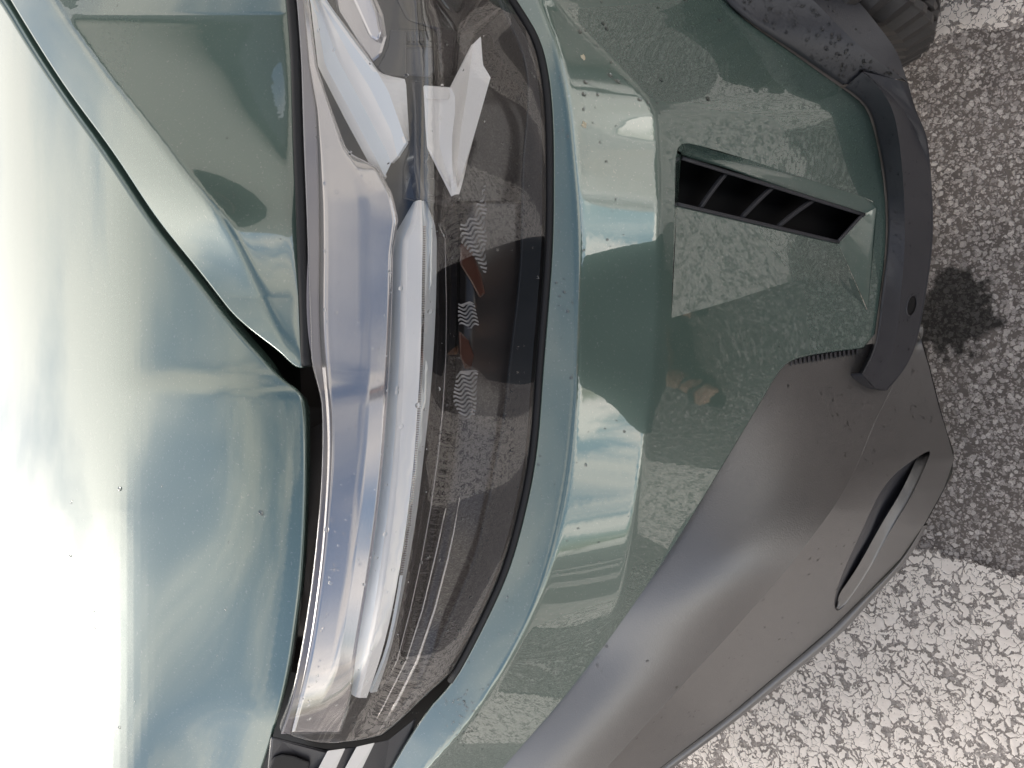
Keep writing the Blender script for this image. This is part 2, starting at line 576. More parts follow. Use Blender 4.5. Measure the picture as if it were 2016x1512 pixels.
# the lens: leaning top face, steep lower face
X_lm = Spl([(-300, 800), (0, 830), (400, 842), (700, 842), (950, 818), (1150, 786), (1300, 742), (1450, 660), (1700, 560)])
Z_lm = Spl([(-300, .912), (0, .912), (400, .922), (750, .925), (1100, .918), (1450, .90), (1700, .89)])
def side_wall(px, py, x2, z2):
    # below the second crease the skin drops as a nearly upright wall, leaning back by el degrees
    el = np.tan(np.radians(W_EL(py)))
    def k(x):
        d = rays(x, py)
        return -d[..., 1] / d[..., 2]
    y2 = k(x2) * (H - z2); kk = k(px)
    return (H * kk - y2 + z2 * el) / (el + kk)
W_EL = Spl([(-300, 12), (0, 11), (300, 9), (750, 9.5), (1100, 9), (1700, 8)])
zb = knot_field([(X_c0, Z_c0), (X_c1, Z_c1), (X_c2, Z_c2)], soft=5.0, tail=side_wall)
zl = knot_field([(X_l0, Z_l0), (X_lm, Z_lm), (X_c0, Z_c0)], soft=22.0, slope1=lambda y: -.0005)

# hood
X_h1 = Spl([(-300, 430), (600, 462), (900, 472), (1100, 470), (1300, 452), (1512, 412), (1700, 350)])
def nose(y, k):
    return k * np.clip((y - 1000) / 600.0, 0, 1.4) ** 1.6
zh = knot_field([(lambda y: 0 * y - 300.0, lambda y: 1.142 - nose(y, .010)), (lambda y: 0 * y + 0.0, lambda y: 1.104 - nose(y, .016)), (lambda y: 0 * y + 250.0, lambda y: 1.060 - nose(y, .032)),
                 (X_h1, lambda y: Z_l0(y) + .00028 * (X_l0(y) - 26 - X_h1(y))), (lambda y: X_l0(y) - 26, lambda y: Z_l0(y) + .000)], soft=34.0, slope1=lambda y: -.0004)
# fender: a ledge beside the shut line, then a steeper side
X_s0 = Spl([(-300, -178), (-100, -45), (6, 20), (83, 67), (191, 138), (304, 221), (443, 314), (535, 389), (626, 461), (680, 514), (727, 578), (800, 660)])
X_s1 = Spl([(-300, -80), (-100, 32), (0, 102), (130, 197), (262, 302), (340, 365), (420, 432), (510, 482), (620, 535), (727, 588), (800, 640)])
_zs0 = lambda y: zh(X_s0(y), y)
zfd = knot_field([(X_s0, _zs0), (X_s1, lambda y: _zs0(y) - .020 * np.clip((X_s1(y) - X_s0(y)) / 90, 0, 1)), (lambda y: X_l0(y) - 14, lambda y: Z_l0(y) - .02 * np.clip((727 - y) / 500, 0, 1.4))],
                 soft=9.0, slope1=lambda y: -.0005)

def poly_x(fun, y0, y1, n=40, dx=0.0):
    ys = np.linspace(y0, y1, n)
    return [(float(x) + dx, float(y)) for x, y in zip(fun(ys), ys)]

# ------------------------------------------------------------------ the car
car = empty('car', (0.05, 0.60, 0.0))
tag(car, 'grey green car corner with headlight, dark plastic cladding and rain drops on its paint', 'car')

# hood
hood_outline = [(-260, -250)] + [(-160, -190)] + \
    [(-60, -85), (6, 2), (54, 83), (125, 191), (208, 304), (300, 443), (375, 537), (445, 628), (510, 700), (556, 744), (590, 766), (602, 800), (603, 860), (603, 960), (600, 1060),
     (594, 1150), (585, 1220), (574, 1300), (556, 1385), (537, 1450), (512, 1530), (470, 1640), (420, 1720)] + [(-260, 1720)]
hood = panel('hood', hood_outline, zh, M_PAINT, car, roll=7, step=7.5, dstep=4.5, fine=(-20, 700, 330, 1520, 4.0))
fender_outline = poly_x(X_s0, -250, 620, 30, 0) + [(492, 652), (548, 694), (574, 722), (590, 728), (597, 716), (596, 690)] + poly_x(X_l0, 660, -250, 30, -13)
fender = panel('fender', fender_outline, zfd, M_PAINT, car, roll=6, step=9)

# dark shell added behind the gaps so no light or ground shows through
inner_outline = [(-260, -240), (20, -240)] + [(900, -240)] + poly_x(X_c1, -220, 1600, 20, 30) + [(700, 1700), (-260, 1700)]
def z_in(px, py):
    y = py
    f = np.clip((px - X_l0(y)) / (X_c0(y) - X_l0(y)), -1.5, 1.4)
    return Z_l0(y) + (Z_c0(y) - Z_l0(y)) * np.where(f < 0, f * .45, f)
def z_deep(px, py):
    xh = X_l0(py) - 20
    low = z_in(px, py) - .10
    return np.where(px < xh, zh(px, py) - .085 - .02 * np.clip((px - xh + 200) / 200, 0, 1), np.minimum(zh(px, py) - .105, low))
inner = panel('gap_blocker', inner_outline, z_deep, M_BLACK, car, roll=0, flange=0, step=30)

# ---------------- bumper skin with the vent pocket cut out
PK_A = (1336, 288); PK_B = (1724, 398); PK_C = (1707, 612)
pk_floor_edge = [(1707, 612), (1690, 592), (1660, 566), (1632, 554), (1600, 550), (1566, 553), (1530, 562), (1440, 592), (1322, 626)]
pocket_outline = [(1331, 310), (1334, 292), (1342, 283), (1356, 282)] + [(1380, 287), (1480, 316), (1600, 356), (1700, 388), (1718, 396), (1726, 410), (1724, 440)] + [(1716, 530), (1709, 600)] + pk_floor_edge[0:] + [(1325, 500)]
green_low = [(1722, 684), (1640, 693), (1582, 703), (1552, 715), (1532, 738), (1502, 790), (1442, 890), (1382, 990), (1320, 1090), (1252, 1190), (1180, 1290), (1100, 1392), (1020, 1482), (900, 1620), (820, 1700)]
green_trim = [(1290, -250), (1380, -90), (1430, 2), (1475, 42), (1560, 100), (1640, 158), (1688, 190), (1710, 214), (1726, 262), (1741, 340), (1748, 420), (1746, 500), (1736, 580)]
bl = poly_x(X_c0, -250, 1330, 46, 9)
bumper_outline = bl + [(868, 1368), (846, 1390), (804, 1452), (768, 1514), (700, 1640), (660, 1700)] + [(820, 1700)] + green_low[::-1][1:] + green_trim[::-1]
bumper = panel('bumper', bumper_outline, zb, M_PAINT, car, roll=4.5, flange=.008, step=8, hole=pocket_outline, smooth_it=1)

# dark sheet added behind the bumper skin to block light
panel('bumper_light_block', [(1100, -200), (1250, -200), (1400, 10), (1640, 180), (1700, 260), (1715, 420), (1700, 560), (1500, 690), (1420, 860), (1290, 1060), (1100, 1340), (880, 1580), (900, 1400), (1040, 1100), (1120, 700), (1120, 300)], zb, M_BLACK, car, roll=0, flange=0, step=40, off=.062)
# pocket: floor, walls
def pk(px, py, d):
    return ray_pt(np.array([px]), np.array([py]), zb, np.array([d]))[0]
def pkline(pts):
    return [pk(*p) for p in pts]
V1, V2, V3, V4 = (1343, 308, .030), (1703, 421, .014), (1650, 478, .026), (1333, 404, .044)
def seg3(a, b, n=12):
    return [tuple(np.array(a) + (np.array(b) - np.array(a)) * i / n) for i in range(n + 1)]
loft('pocket_wall', [pkline([(1334, 296, 0), (1342, 283, 0), (1380, 287, 0), (1480, 316, 0), (1600, 356, 0), (1700, 388, 0), (1727, 403, 0)]),
                     pkline([(1340, 300, .012), (1346, 295, .014), (1382, 300, .014), (1482, 331, .013), (1600, 370, .010), (1690, 402, .006), (1721, 411, .003)]),
                     pkline([(1341, 304, .028), (1346, 307, .030), (1383, 318, .029), (1483, 350, .026), (1600, 388, .020), (1680, 413, .015), (1703, 421, .014)])],
     M_PAINT, car, nu=60, nv=8, smooth='both', three_d=True)
floor_pts_a = pkline(seg3(V4, V3))
floor_pts_b = pkline([(x, y, 0) for x, y in dense(pk_floor_edge[::-1], 6.0, False)])
loft('pocket_floor', [floor_pts_a, floor_pts_b], M_PAINT, car, nu=90, nv=24, three_d=True, ease=lambda f: 1 - (1 - f) ** 1.5, straight=True)
loft('pocket_cheek', [pkline([(1703, 421, .014), (1690, 435, .017), (1650, 478, .026)]), pkline([(1720, 412, .003), (1713, 520, .002), (1704, 600, .001)]),
                      pkline([(1727, 403, 0), (1719, 530, 0), (1709, 613, 0)])], M_PAINT, car, nu=24, nv=8, three_d=True)
loft('pocket_side', [pkline([(1331, 300, 0), (1326, 450, 0), (1321, 628, 0)]), pkline([(1341, 306, .029), (1334, 404, .044), (1322, 626, .001)])], M_PAINT, car, nu=30, nv=6, three_d=True)

# vent in the pocket
vent = empty('vent', (0, 0, 0), car)
def vq(u, v, d=0.0):
    a = np.array(V1) * (1 - u) + np.array(V2) * u
    b = np.array(V4) * (1 - u) + np.array(V3) * u
    q = a * (1 - v) + b * v
    return pk(q[0], q[1], q[2] + d)
def quad_strip(name, fun, nu, nv, material, parent, thick=0.0):
    V = [fun(i / nu, j / nv) for j in range(nv + 1) for i in range(nu + 1)]
    faces = [(j * (nu + 1) + i, j * (nu + 1) + i + 1, (j + 1) * (nu + 1) + i + 1, (j + 1) * (nu + 1) + i) for j in range(nv) for i in range(nu)]
    o = new_obj(name, V, faces, material, parent)
    if thick:
        s = o.modifiers.new('t', 'SOLIDIFY'); s.thickness = thick; s.offset = 0
    return o
quad_strip('duct', lambda u, v: vq(u, v, .05), 12, 6, M_VOID, vent)
for (vv, nm) in ((0.0, 'duct_side'), (1.0, 'duct_side')):
    quad_strip(nm, lambda u, v, vv=vv: vq(u, vv, .05 * v), 12, 3, M_VOID, vent)
quad_strip('duct_side', lambda u, v: vq(1.0, u, .05 * v), 6, 3, M_TRIM, vent)
quad_strip('duct_side', lambda u, v: vq(0.0, u, .05 * v), 6, 3, M_VOID, vent)
# frame bars along both long edges, and fins
for vv in (0.035, .975):
    tube('vent_frame', [vq(u, vv, -.001) for u in np.linspace(.0, 1, 14)], .0022, M_TRIM, vent)
tube('vent_frame', [vq(.992, v, -.001) for v in np.linspace(.02, .98, 8)], .0022, M_TRIM, vent)
for u in (.245, .50, .725):
    fn_ = quad_strip('fin', lambda a, b, u=u: vq(u - .105 * a, .04 + .90 * a, .004 + .026 * b), 8, 4, M_TRIM, vent, .0055)
    tube('fin_edge', [vq(u - .105 * a, .04 + .90 * a, .001) for a in np.linspace(0, 1, 6)], .0010, M_TRIM, fn_)

# ---------------- headlight
hl = empty('headlight', (0, 0, 0), car)
lens_outline = poly_x(X_l0, -250, 1440, 50, 0) + [(553, 1444), (590, 1460), (640, 1469), (700, 1464), (748, 1454), (762, 1446), (800, 1414), (840, 1374)] + poly_x(X_c0, 1330, -250, 46, 1)
lens = panel('lens', lens_outline, zl, M_LENS, hl, roll=7, flange=.004, step=15, smooth_it=1)
# dark ribbed band along the lower edge of the lens, just inside it
band_outline = poly_x(lambda y: X_c0(y) - 6, -200, 1330, 46) + [(842, 1366), (800, 1404), (766, 1440), (756, 1444), (790, 1404), (835, 1344)] + \
    poly_x(Spl([(-200, 930), (0, 990), (100, 1034), (300, 1036), (500, 1032), (700, 1012), (850, 994), (1000, 965), (1100, 940), (1200, 900), (1320, 846)]), 1320, -200, 40)
panel('lens_band', band_outline, zl, M_BAND, hl, roll=2, flange=.002, step=16, off=.004, smooth_it=1)
# gasket lip around the lens
tube('gasket', ray_pt(*np.array(poly_x(X_c0, -240, 1340, 90, 4)).T, zb, np.zeros(90) + .003), .0042, M_BLACK, hl, 8)
tube('gasket', ray_pt(*np.array(poly_x(X_l0, -240, 720, 50, -5)).T, zl, np.zeros(50) + .012), .006, M_BLACK, hl, 8)

# housing floor behind everything
def dz(depth):
    return lambda px, py: np.zeros_like(np.asarray(px, float)) + depth
house_outline = poly_x(X_l0, -230, 1430, 30, 6) + [(640, 1462), (745, 1448)] + poly_x(X_c0, 1330, -230, 30, -8)
panel('housing', house_outline, z_in, M_SMOKE, hl, roll=0, flange=0, step=30, off=.085)

def inner_loft(name, cols, material, nu=110, nv=5, thick=0.0):
    """long strip under the lens; cols = [(xfun or list of (y,x), depth fun or value)], over y range taken from the lists"""
    curves = []
    for pts, d in cols:
        low = [p for p in pts if p[0] >= 475]
        if len(low) > 4:
            sp_ = Spl(low)
            pts = [p for p in pts if p[0] < 475] + [(y, float(sp_(y))) for y in np.linspace(low[0][0], low[-1][0], 40)]
        a = np.array(pts, float)
        dd = np.full(len(a), d) if not hasattr(d, '__len__') else np.array(d, float)
        curves.append(ray_pt(a[:, 1], a[:, 0], zl, dd))
    return loft(name, curves, material, hl, nu=nu, nv=nv, three_d=True, close_back=thick, straight=True, flat=name.startswith('light'))

# satin shelves above the light bar
sh_mid = [(-150, 602), (0, 606), (130, 622), (215, 652), (300, 684), (392, 720), (500, 722), (700, 722), (800, 719), (900, 714), (1000, 706), (1100, 693), (1200, 678), (1300, 662), (1375, 646), (1445, 618)]
sh_left = [(-150, 590), (0, 597), (130, 608), (215, 622), (300, 626), (392, 628), (500, 629), (700, 632), (800, 642), (900, 645), (1000, 640), (1100, 632), (1200, 620), (1300, 604), (1375, 588), (1445, 572)]
sh_right = [(330, 745), (380, 772), (430, 784), (500, 774), (700, 768), (800, 762), (900, 755), (1000, 745), (1100, 732), (1200, 716), (1300, 700), (1375, 690), (1445, 672)]
sh_right = [(y, x + 2) for y, x in sh_mid[:5]] + sh_right
inner_loft('shelf', [(sh_left, .013), (sh_mid, .016), (sh_right, .023)], M_SHELF, nu=160, thick=.0006)
inner_loft('shelf', [([(y, max(float(X_l0(y)) + 4, x - 36)) for y, x in sh_left], .006), (sh_left, .012)], M_EDGE, thick=.0006)

# the long light bar: cool flanks, white guide on a ridge
bl0 = [(398, 814), (440, 790), (475, 769), (600, 766), (700, 763), (800, 758), (900, 750), (1000, 741), (1100, 729), (1200, 713), (1300, 697), (1366, 690)]
bl1 = [(396, 818), (440, 808), (475, 792), (600, 788), (700, 786), (800, 781), (900, 774), (1000, 764), (1100, 751), (1200, 736), (1300, 716), (1372, 700)]
bl2 = [(394, 824), (440, 819), (475, 803), (600, 800), (700, 797), (800, 792), (900, 786), (1000, 777), (1100, 764), (1200, 749), (1300, 727), (1374, 708)]
bl3 = [(394, 830), (440, 832), (475, 832), (600, 830), (700, 828), (800, 822), (900, 815), (1000, 804), (1100, 790), (1200, 772), (1300, 747), (1374, 722)]
bl4 = [(395, 834), (440, 838), (475, 838), (600, 836), (700, 833), (800, 828), (900, 821), (1000, 812), (1100, 798), (1200, 782), (1300, 757), (1364, 730)]
bl5 = [(396, 838), (440, 856), (475, 860), (600, 858), (700, 853), (800, 845), (900, 834), (1000, 822), (1100, 806), (1200, 787), (1300, 763), (1362, 742)]
inner_loft('light_bar_flank', [(bl0, .040), (bl1, .030)], M_WHITE2, thick=.003)
inner_loft('light_bar', [(bl1, .030), (bl2, .022), (bl3, .024), (bl3, .030)], M_WHITE, thick=.003)
inner_loft('light_bar_flank', [(bl4, .030), (bl5, .046)], M_WHITE2, thick=.003)
# fine teeth between guide and flank
tooth = None
a3 = Spl(bl3); a4 = Spl(bl4)
nteeth = 150
V = []; Fc = []
for yy in np.linspace(445, 1130, nteeth):
    q = ray_pt(np.array([a3(yy), a4(yy), a4(yy + 2.4), a3(yy + 2.4)]), np.array([yy, yy, yy + 2.4, yy + 2.4]), zl, np.array([.0245, .0265, .0265, .0245]))
    b = len(V); V += list(q) + list(q + np.array([0, .004, -.003])); Fc += [(b, b + 1, b + 2, b + 3), (b, b + 4, b + 5, b + 1), (b + 3, b + 2, b + 6, b + 7)]
tag(new_obj('light_guide_teeth', V, Fc, M_SILVER, hl, False), kind='stuff')
# black side of the bar and the dark trough next to it
bl6 = [(440, 862), (470, 876), (600, 879), (700, 878), (800, 872), (900, 862), (1000, 848), (1100, 830), (1200, 808), (1300, 782), (1345, 760)]
bl7 = [(395, 900), (470, 905), (600, 903), (700, 897), (800, 890), (900, 880), (1000, 866), (1100, 848), (1200, 826), (1300, 800), (1345, 780)]
inner_loft('light_bar_side', [(bl5[1:], .046), (bl6, .060)], M_GLOSS, thick=.002)
inner_loft('bezel', [(bl6, .060), (bl7, .070)], M_GLOSS, thick=.002)
tube('bezel_line', ray_pt(np.array(bl6)[:, 1], np.array(bl6)[:, 0], zl, np.full(len(bl6), .050)), .0006, M_CHROME, hl)
# lower bezel wall, faces the ground
bz0 = [(y, x) for y, x in bl7] 
bzr = Spl([(-200, 930), (0, 1000), (150, 1040), (300, 1048), (500, 1044), (700, 1024), (850, 1006), (1000, 976), (1100, 950), (1200, 912), (1300, 862), (1400, 800)])
bz1 = [(y, float(bzr(y))) for y, x in bl7]
inner_loft('bezel', [(bz0, .070), ([(y, x + 14) for y, x in bz0], .058), (bz1, .022)], M_SMOKE, thick=.002)
tr1 = [(980, 905), (1050, 893), (1100, 882), (1200, 856), (1300, 822), (1380, 782), (1445, 744)]
tube('bezel_line', ray_pt(np.array(tr1)[:, 1], np.array(tr1)[:, 0], zl, np.full(len(tr1), .010)), [.0005, .0008, .0011, .0014, .0018, .002, .002], M_CHROME, hl)
tr2 = [(1000, 878), (1100, 856), (1200, 832), (1300, 800), (1400, 750), (1440, 728)]
tube('bezel_line', ray_pt(np.array(tr2)[:, 1], np.array(tr2)[:, 0], zl, np.full(len(tr2), .030)), .0009, M_CHROME, hl)

# the two arms of the Y
def arm(cols, mats, depths):
    for k in range(len(cols) - 1):
        a = np.array(cols[k], float); b = np.array(cols[k + 1], float)
        loft('light_arm', [ray_pt(a[:, 0], a[:, 1], zl, np.full(len(a), depths[k])), ray_pt(b[:, 0], b[:, 1], zl, np.full(len(b), depths[k + 1]))], mats[k], hl, nu=40, nv=2, three_d=True, close_back=.003, straight=True, flat=True)
up0 = [(560, -120), (611, 0), (626, 131), (680, 236), (736, 339), (751, 357)]
up1 = [(570, -120), (622, 20), (640, 128), (692, 222), (744, 320), (757, 348)]
up2 = [(585, -120), (632, 22), (662, 110), (712, 204), (762, 300), (770, 321)]
up3 = [(592, -120), (636, 10), (690, 112), (728, 172), (772, 262), (782, 308)]
up4 = [(600, -120), (638, 0), (700, 86), (742, 140), (765, 180), (800, 280)]
up5 = [(604, -118), (642, 0), (706, 84), (750, 146), (799, 156), (806, 277)]
arm([up0, up1, up2, up3, up4, up5], [M_WHITE, M_WHITE2, M_WHITE, M_WHITE2, M_WHITE], [.034, .030, .038, .028, .024, .034])
rt0 = [(836, 168), (838, 200), (840, 240), (844, 289), (868, 336), (894, 384)]
rt1 = [(866, 172), (866, 210), (864, 250), (866, 290), (880, 340), (895, 384)]
rt2 = [(888, 173), (896, 190), (896, 220), (890, 270), (890, 330), (896, 383)]
rt3 = [(932, 86), (926, 130), (918, 190), (908, 250), (902, 310), (897, 382)]
rt4 = [(946, 72), (951, 128), (966, 152), (944, 230), (924, 298), (898, 380)]
arm([rt0, rt1, rt2, rt3, rt4], [M_WHITE, M_WHITE, M_WHITE, M_WHITE], [.026, .028, .018, .026, .018])
prism('light_arm_tip', [(836, 168), (888, 172), (884, 196), (838, 194)], zl, .020, .032, M_WHITE, hl)

# projector pods, black bracket, cables
prism('projector_pod', [(648, -60), (720, -60), (757, 30), (763, 72), (752, 110), (728, 128), (700, 88), (662, 26)], zl, .040, .085, M_SHELF, hl, .004)
prism('projector_lens', [(672, -50), (716, -50), (744, 24), (752, 66), (744, 82), (728, 74)], zl, .034, .044, M_SILVER, hl, .003)
prism('projector_pod', [(660, 30), (730, 134), (762, 150), (800, 152), (800, 60), (768, 60), (764, 92), (744, 132), (700, 96)], zl, .046, .085, M_GLOSS, hl, .003)
prism('circuit_cover', [(786, 92), (852, 94), (856, 140), (848, 152), (790, 148)], zl, .050, .085, M_TRIM, hl, .002)
prism('circuit_cover', [(784, 56), (846, 60), (850, 90), (788, 88)], zl, .056, .085, M_GLOSS, hl, .002)
for k in range(5):
    prism('heat_fin', [(790 + k * 9, 62), (794 + k * 9, 62), (798 + k * 9, 80), (794 + k * 9, 80)], zl, .050, .058, M_TRIM, hl, 0)
prism('projector_cap', [(848, -50), (930, -50), (916, 12), (900, 28), (884, 24), (862, -6)], zl, .046, .085, M_GLOSS, hl, .006)
prism('projector_shroud', [(760, -40), (846, -50), (862, 0), (894, 44), (902, 62), (892, 150), (866, 160), (858, 60), (800, 40)], zl, .058, .085, M_SMOKE, hl, .004)
prism('projector_shroud', [(905, 60), (920, 30), (945, -10), (986, -40), (1004, 10), (970, 40), (940, 66), (912, 140), (896, 160)], zl, .054, .085, M_SMOKE, hl, .004)
# central post under the Y
post0 = [(158, 806), (220, 812), (280, 808), (330, 792), (392, 792)]
post1 = [(158, 834), (220, 838), (290, 842), (330, 862), (392, 890)]
inner_loft('bezel', [(post0, .046), ([(y, (x + x2) / 2 - 8) for (y, x), (_, x2) in zip(post0, post1)], .028), (post1, .046)], M_SMOKE, nu=30, thick=.002)
prism('bezel', [(812, 396), (792, 392), (806, 350), (850, 300), (896, 392), (902, 404), (880, 410), (838, 396)], zl, .036, .075, M_SMOKE, hl, .002)

# silver pleated reflectors
def pleats(poly, n, dirv, dep):
    poly = np.array(poly, float)
    c = poly.mean(0); dv = np.array(dirv, float); dv /= np.linalg.norm(dv); pv = np.array([-dv[1], dv[0]])
    loc = np.stack([(poly - c) @ dv, (poly - c) @ pv], 1)
    a0, a1 = loc[:, 0].min(), loc[:, 0].max(); b0, b1 = loc[:, 1].min(), loc[:, 1].max()
    V = []; Fc = []; rows_ = []
    nb = 10
    for i in range(2 * n + 1):
        la = a0 + (a1 - a0) * (.01 + .98 * i / (2 * n))
        hits = []
        for k in range(len(loc)):
            p0, p1 = loc[k - 1], loc[k]
            if (p0[0] > la) != (p1[0] > la):
                f = (la - p0[0]) / (p1[0] - p0[0]); hits.append(p0[1] + f * (p1[1] - p0[1]))
        if len(hits) < 2:
            continue
        h0, h1 = min(hits), max(hits)
        rows_.append(len(V))
        for j in range(nb + 1):
            lb = h0 + (h1 - h0) * j / nb
            q = c + dv * (la + 4.0 * math.sin(lb * .25)) + pv * lb
            V.append(ray_pt(np.array([q[0]]), np.array([q[1]]), zl, np.array([dep + (.0015 if i % 2 else 0)]))[0])
    for q_ in range(0, len(rows_) - 1, 2):
        a_, b_ = rows_[q_], rows_[q_ + 1]
        for j in range(nb):
            Fc.append((a_ + j, a_ + j + 1, b_ + j + 1, b_ + j))
    return tag(new_obj('reflector_ribs', V, Fc, M_RIB, hl, False), kind='stuff')
pleats([(908, 436), (930, 432), (956, 362), (957, 545), (940, 516), (906, 474)], 17, (.45, .89), .010)
pleats([(903, 598), (933, 593), (943, 638), (939, 647), (903, 641)], 7, (.25, .97), .012)
pleats([(897, 736), (942, 727), (934, 825), (903, 817), (893, 793)], 11, (.25, .97), .010)

M_FOOT_REFL = mat('brown_foot_reflection', (.075, .030, .020), rough=.15)  # mirrored feet in the headlight, put in as solid brown pieces
prism('foot_reflection', [(906, 478), (928, 486), (948, 540), (956, 578), (944, 588), (925, 552), (905, 520)], zl, .018, .03, M_FOOT_REFL, hl, .002)
prism('foot_reflection', [(903, 650), (922, 668), (934, 700), (928, 726), (915, 728), (905, 700)], zl, .020, .03, M_FOOT_REFL, hl, .002)
# ---------------- dark grille end under the headlight
prism('grille_end', [(533, 1449), (560, 1456), (640, 1476), (700, 1470), (765, 1456), (820, 1412), (800, 1500), (740, 1640), (520, 1640), (528, 1500)], zl, .014, .07, M_TRIM, car, .003)
prism('grille_light_bar', [(645, 1478), (680, 1473), (640, 1560), (590, 1640), (560, 1640)], zl, .004, .02, M_WHITE, car, .001)
prism('grille_light_bar', [(702, 1470), (738, 1462), (690, 1560), (640, 1640), (610, 1640)], zl, .004, .02, M_WHITE, car, .001)
prism('grille_socket', [(537, 1490), (556, 1484), (580, 1488), (600, 1496), (612, 1500), (600, 1540), (520, 1540)], zl, .010, .03, M_BLACK, car, .003)

# ------------------------------------------------------------------ lower cladding
def zc(px, py, d=0.0):
    return float(zb(np.array([px]), np.array([py]))[0]) - d
gl = [(1722, 676), (1640, 688), (1582, 697), (1548, 708), (1526, 734), (1496, 788), (1436, 888), (1376, 988), (1314, 1088), (1246, 1188), (1174, 1288), (1094, 1390), (1014, 1480), (894, 1618), (814, 1698)]
G = [ray_pt(np.array([x]), np.array([y]), zb, np.array([.012]))[0] for x, y in gl]
Cr = Pz(*np.array([(1795, 700, .205), (1768, 740, .235), (1742, 790, .275), (1722, 830, .32), (1702, 880, .37), (1680, 930, .425), (1640, 1000, .485), (1600, 1055, .517), (1555, 1112, .540), (1500, 1176, .547), (1430, 1254, .548), (1350, 1340, .556), (1250, 1450, .574), (1150, 1560, .597), (1040, 1680, .617)]).T)
Mid = .5 * (np.array(G) + Cr) + np.array([0, -.012, .012]) * np.clip((np.arange(15) - 3) / 5, 0, 1)[:, None]
upper_clad = loft('upper_cladding', [G, Mid, Cr], M_CLAD, car, nu=90, nv=10, smooth='both', three_d=True)
# front facing lower wall
Om = [(1806, 640, .19), (1830, 720, .175), (1850, 800, .165), (1868, 860, .165), (1880, 905, .165), (1860, 962, .17), (1820, 1035, .175), (1775, 1100, .18), (1705, 1172, .19), (1640, 1236, .20), (1540, 1322, .215), (1440, 1406, .23), (1330, 1490, .245), (1220, 1575, .26), (1100, 1680, .27)]
O3 = Pz(*np.array(Om).T)
crl = np.array([(1795, 700, .205), (1768, 740, .235), (1742, 790, .275), (1722, 830, .32), (1702, 880, .37), (1680, 930, .425), (1640, 1000, .485), (1600, 1055, .517), (1555, 1112, .540), (1500, 1176, .547), (1430, 1254, .548), (1350, 1340, .556), (1250, 1450, .574), (1150, 1560, .597), (1040, 1680, .617)])
oml = np.array(Om)
X_cr, Z_cr = lin(crl[:, [1, 0]]), Spl(crl[:, [1, 2]])
X_om, Z_om = lin(oml[:, [1, 0]]), Spl(oml[:, [1, 2]])
zlow = knot_field([(X_cr, Z_cr), (X_om, Z_om)], soft=3.0, slope1=lambda y: -.0008)
slot = [(1834, 884), (1800, 902), (1762, 930), (1736, 962), (1718, 996), (1692, 1054), (1664, 1114), (1644, 1167), (1641, 1190), (1646, 1204), (1658, 1198), (1682, 1166), (1711, 1122), (1752, 1046), (1796, 975), (1828, 904)]
slot = [tuple(q) for q in chaikin(np.array(slot, float), 2)]
sl = np.array(slot, float)
_le = lin([(884, 1834), (930, 1762), (996, 1718), (1054, 1692), (1114, 1664), (1167, 1644), (1204, 1646)])
_re = lin([(884, 1834), (904, 1828), (975, 1796), (1046, 1752), (1122, 1711), (1166, 1682), (1204, 1646)])
lower_clad = panel('lower_cladding', [(x, y) for x, y in crl[:, :2]] + [(x - 1, y) for x, y in oml[::-1, :2]], zlow, M_CLAD, car, roll=1.5, flange=.006, step=14, hole=slot, smooth_it=0)
cs = np.array([1722.0, 1058.0])
rim0 = ray_pt(sl[:, 0], sl[:, 1], zlow, np.zeros(len(sl)))
right = np.clip((sl[:, 0] - .5 * (_le(sl[:, 1]) + _re(sl[:, 1]))) / 14.0, 0, 1)
def slot_ring(shrink, dep, sh):
    q = sl + (cs - sl) * shrink
    q[:, 0] -= right * sh * .8; q[:, 1] -= right * sh * .55
    return ray_pt(q[:, 0], q[:, 1], zlow, np.full(len(sl), dep))
def closed(a):
    return np.vstack([a, a[:1]])
loft('slot_wall', [closed(rim0), closed(slot_ring(.0, .004, 2)), closed(slot_ring(.02, .030, 22))], M_CLAD, car, nu=160, nv=6, three_d=True, straight=True)
back = slot_ring(.0, .031, 12)
new_obj('slot_back', list(back) + [back.mean(0)], [(i, (i + 1) % len(sl), len(sl)) for i in range(len(sl))], M_TRIM, car)
Lip = O3 + np.array([0, .015, -.035])
Lip2 = O3 + np.array([-.002, -.010, -.006]) * np.clip((np.arange(len(O3)) - 6) / 3.0, 0, 1)[:, None]
lip_lo = O3 + np.array([0, .07, -.05])
loft('lower_lip', [O3[6:], Lip2[6:], (Lip2 + np.array([0, .01, -.03]))[6:], lip_lo[6:]], M_CLAD, car, nu=80, nv=6, smooth='both', three_d=True)
loft('under_tray', [O3, lip_lo, lip_lo + np.array([.0, .35, .02])], M_BLACK, car, nu=40, nv=3, three_d=True)

# ------------------------------------------------------------------ arch trim
def ring3(pts):
    return Pz(*np.array(pts, float).T)
def gz(lst, d=.0):
    return [ray_pt(np.array([x]), np.array([y]), zb, np.array([d]))[0] for x, y in lst]
trim = empty('arch_trim', (0, 0, 0), car)
def z3(lst):
    return Pz(*np.array(lst, float).T)
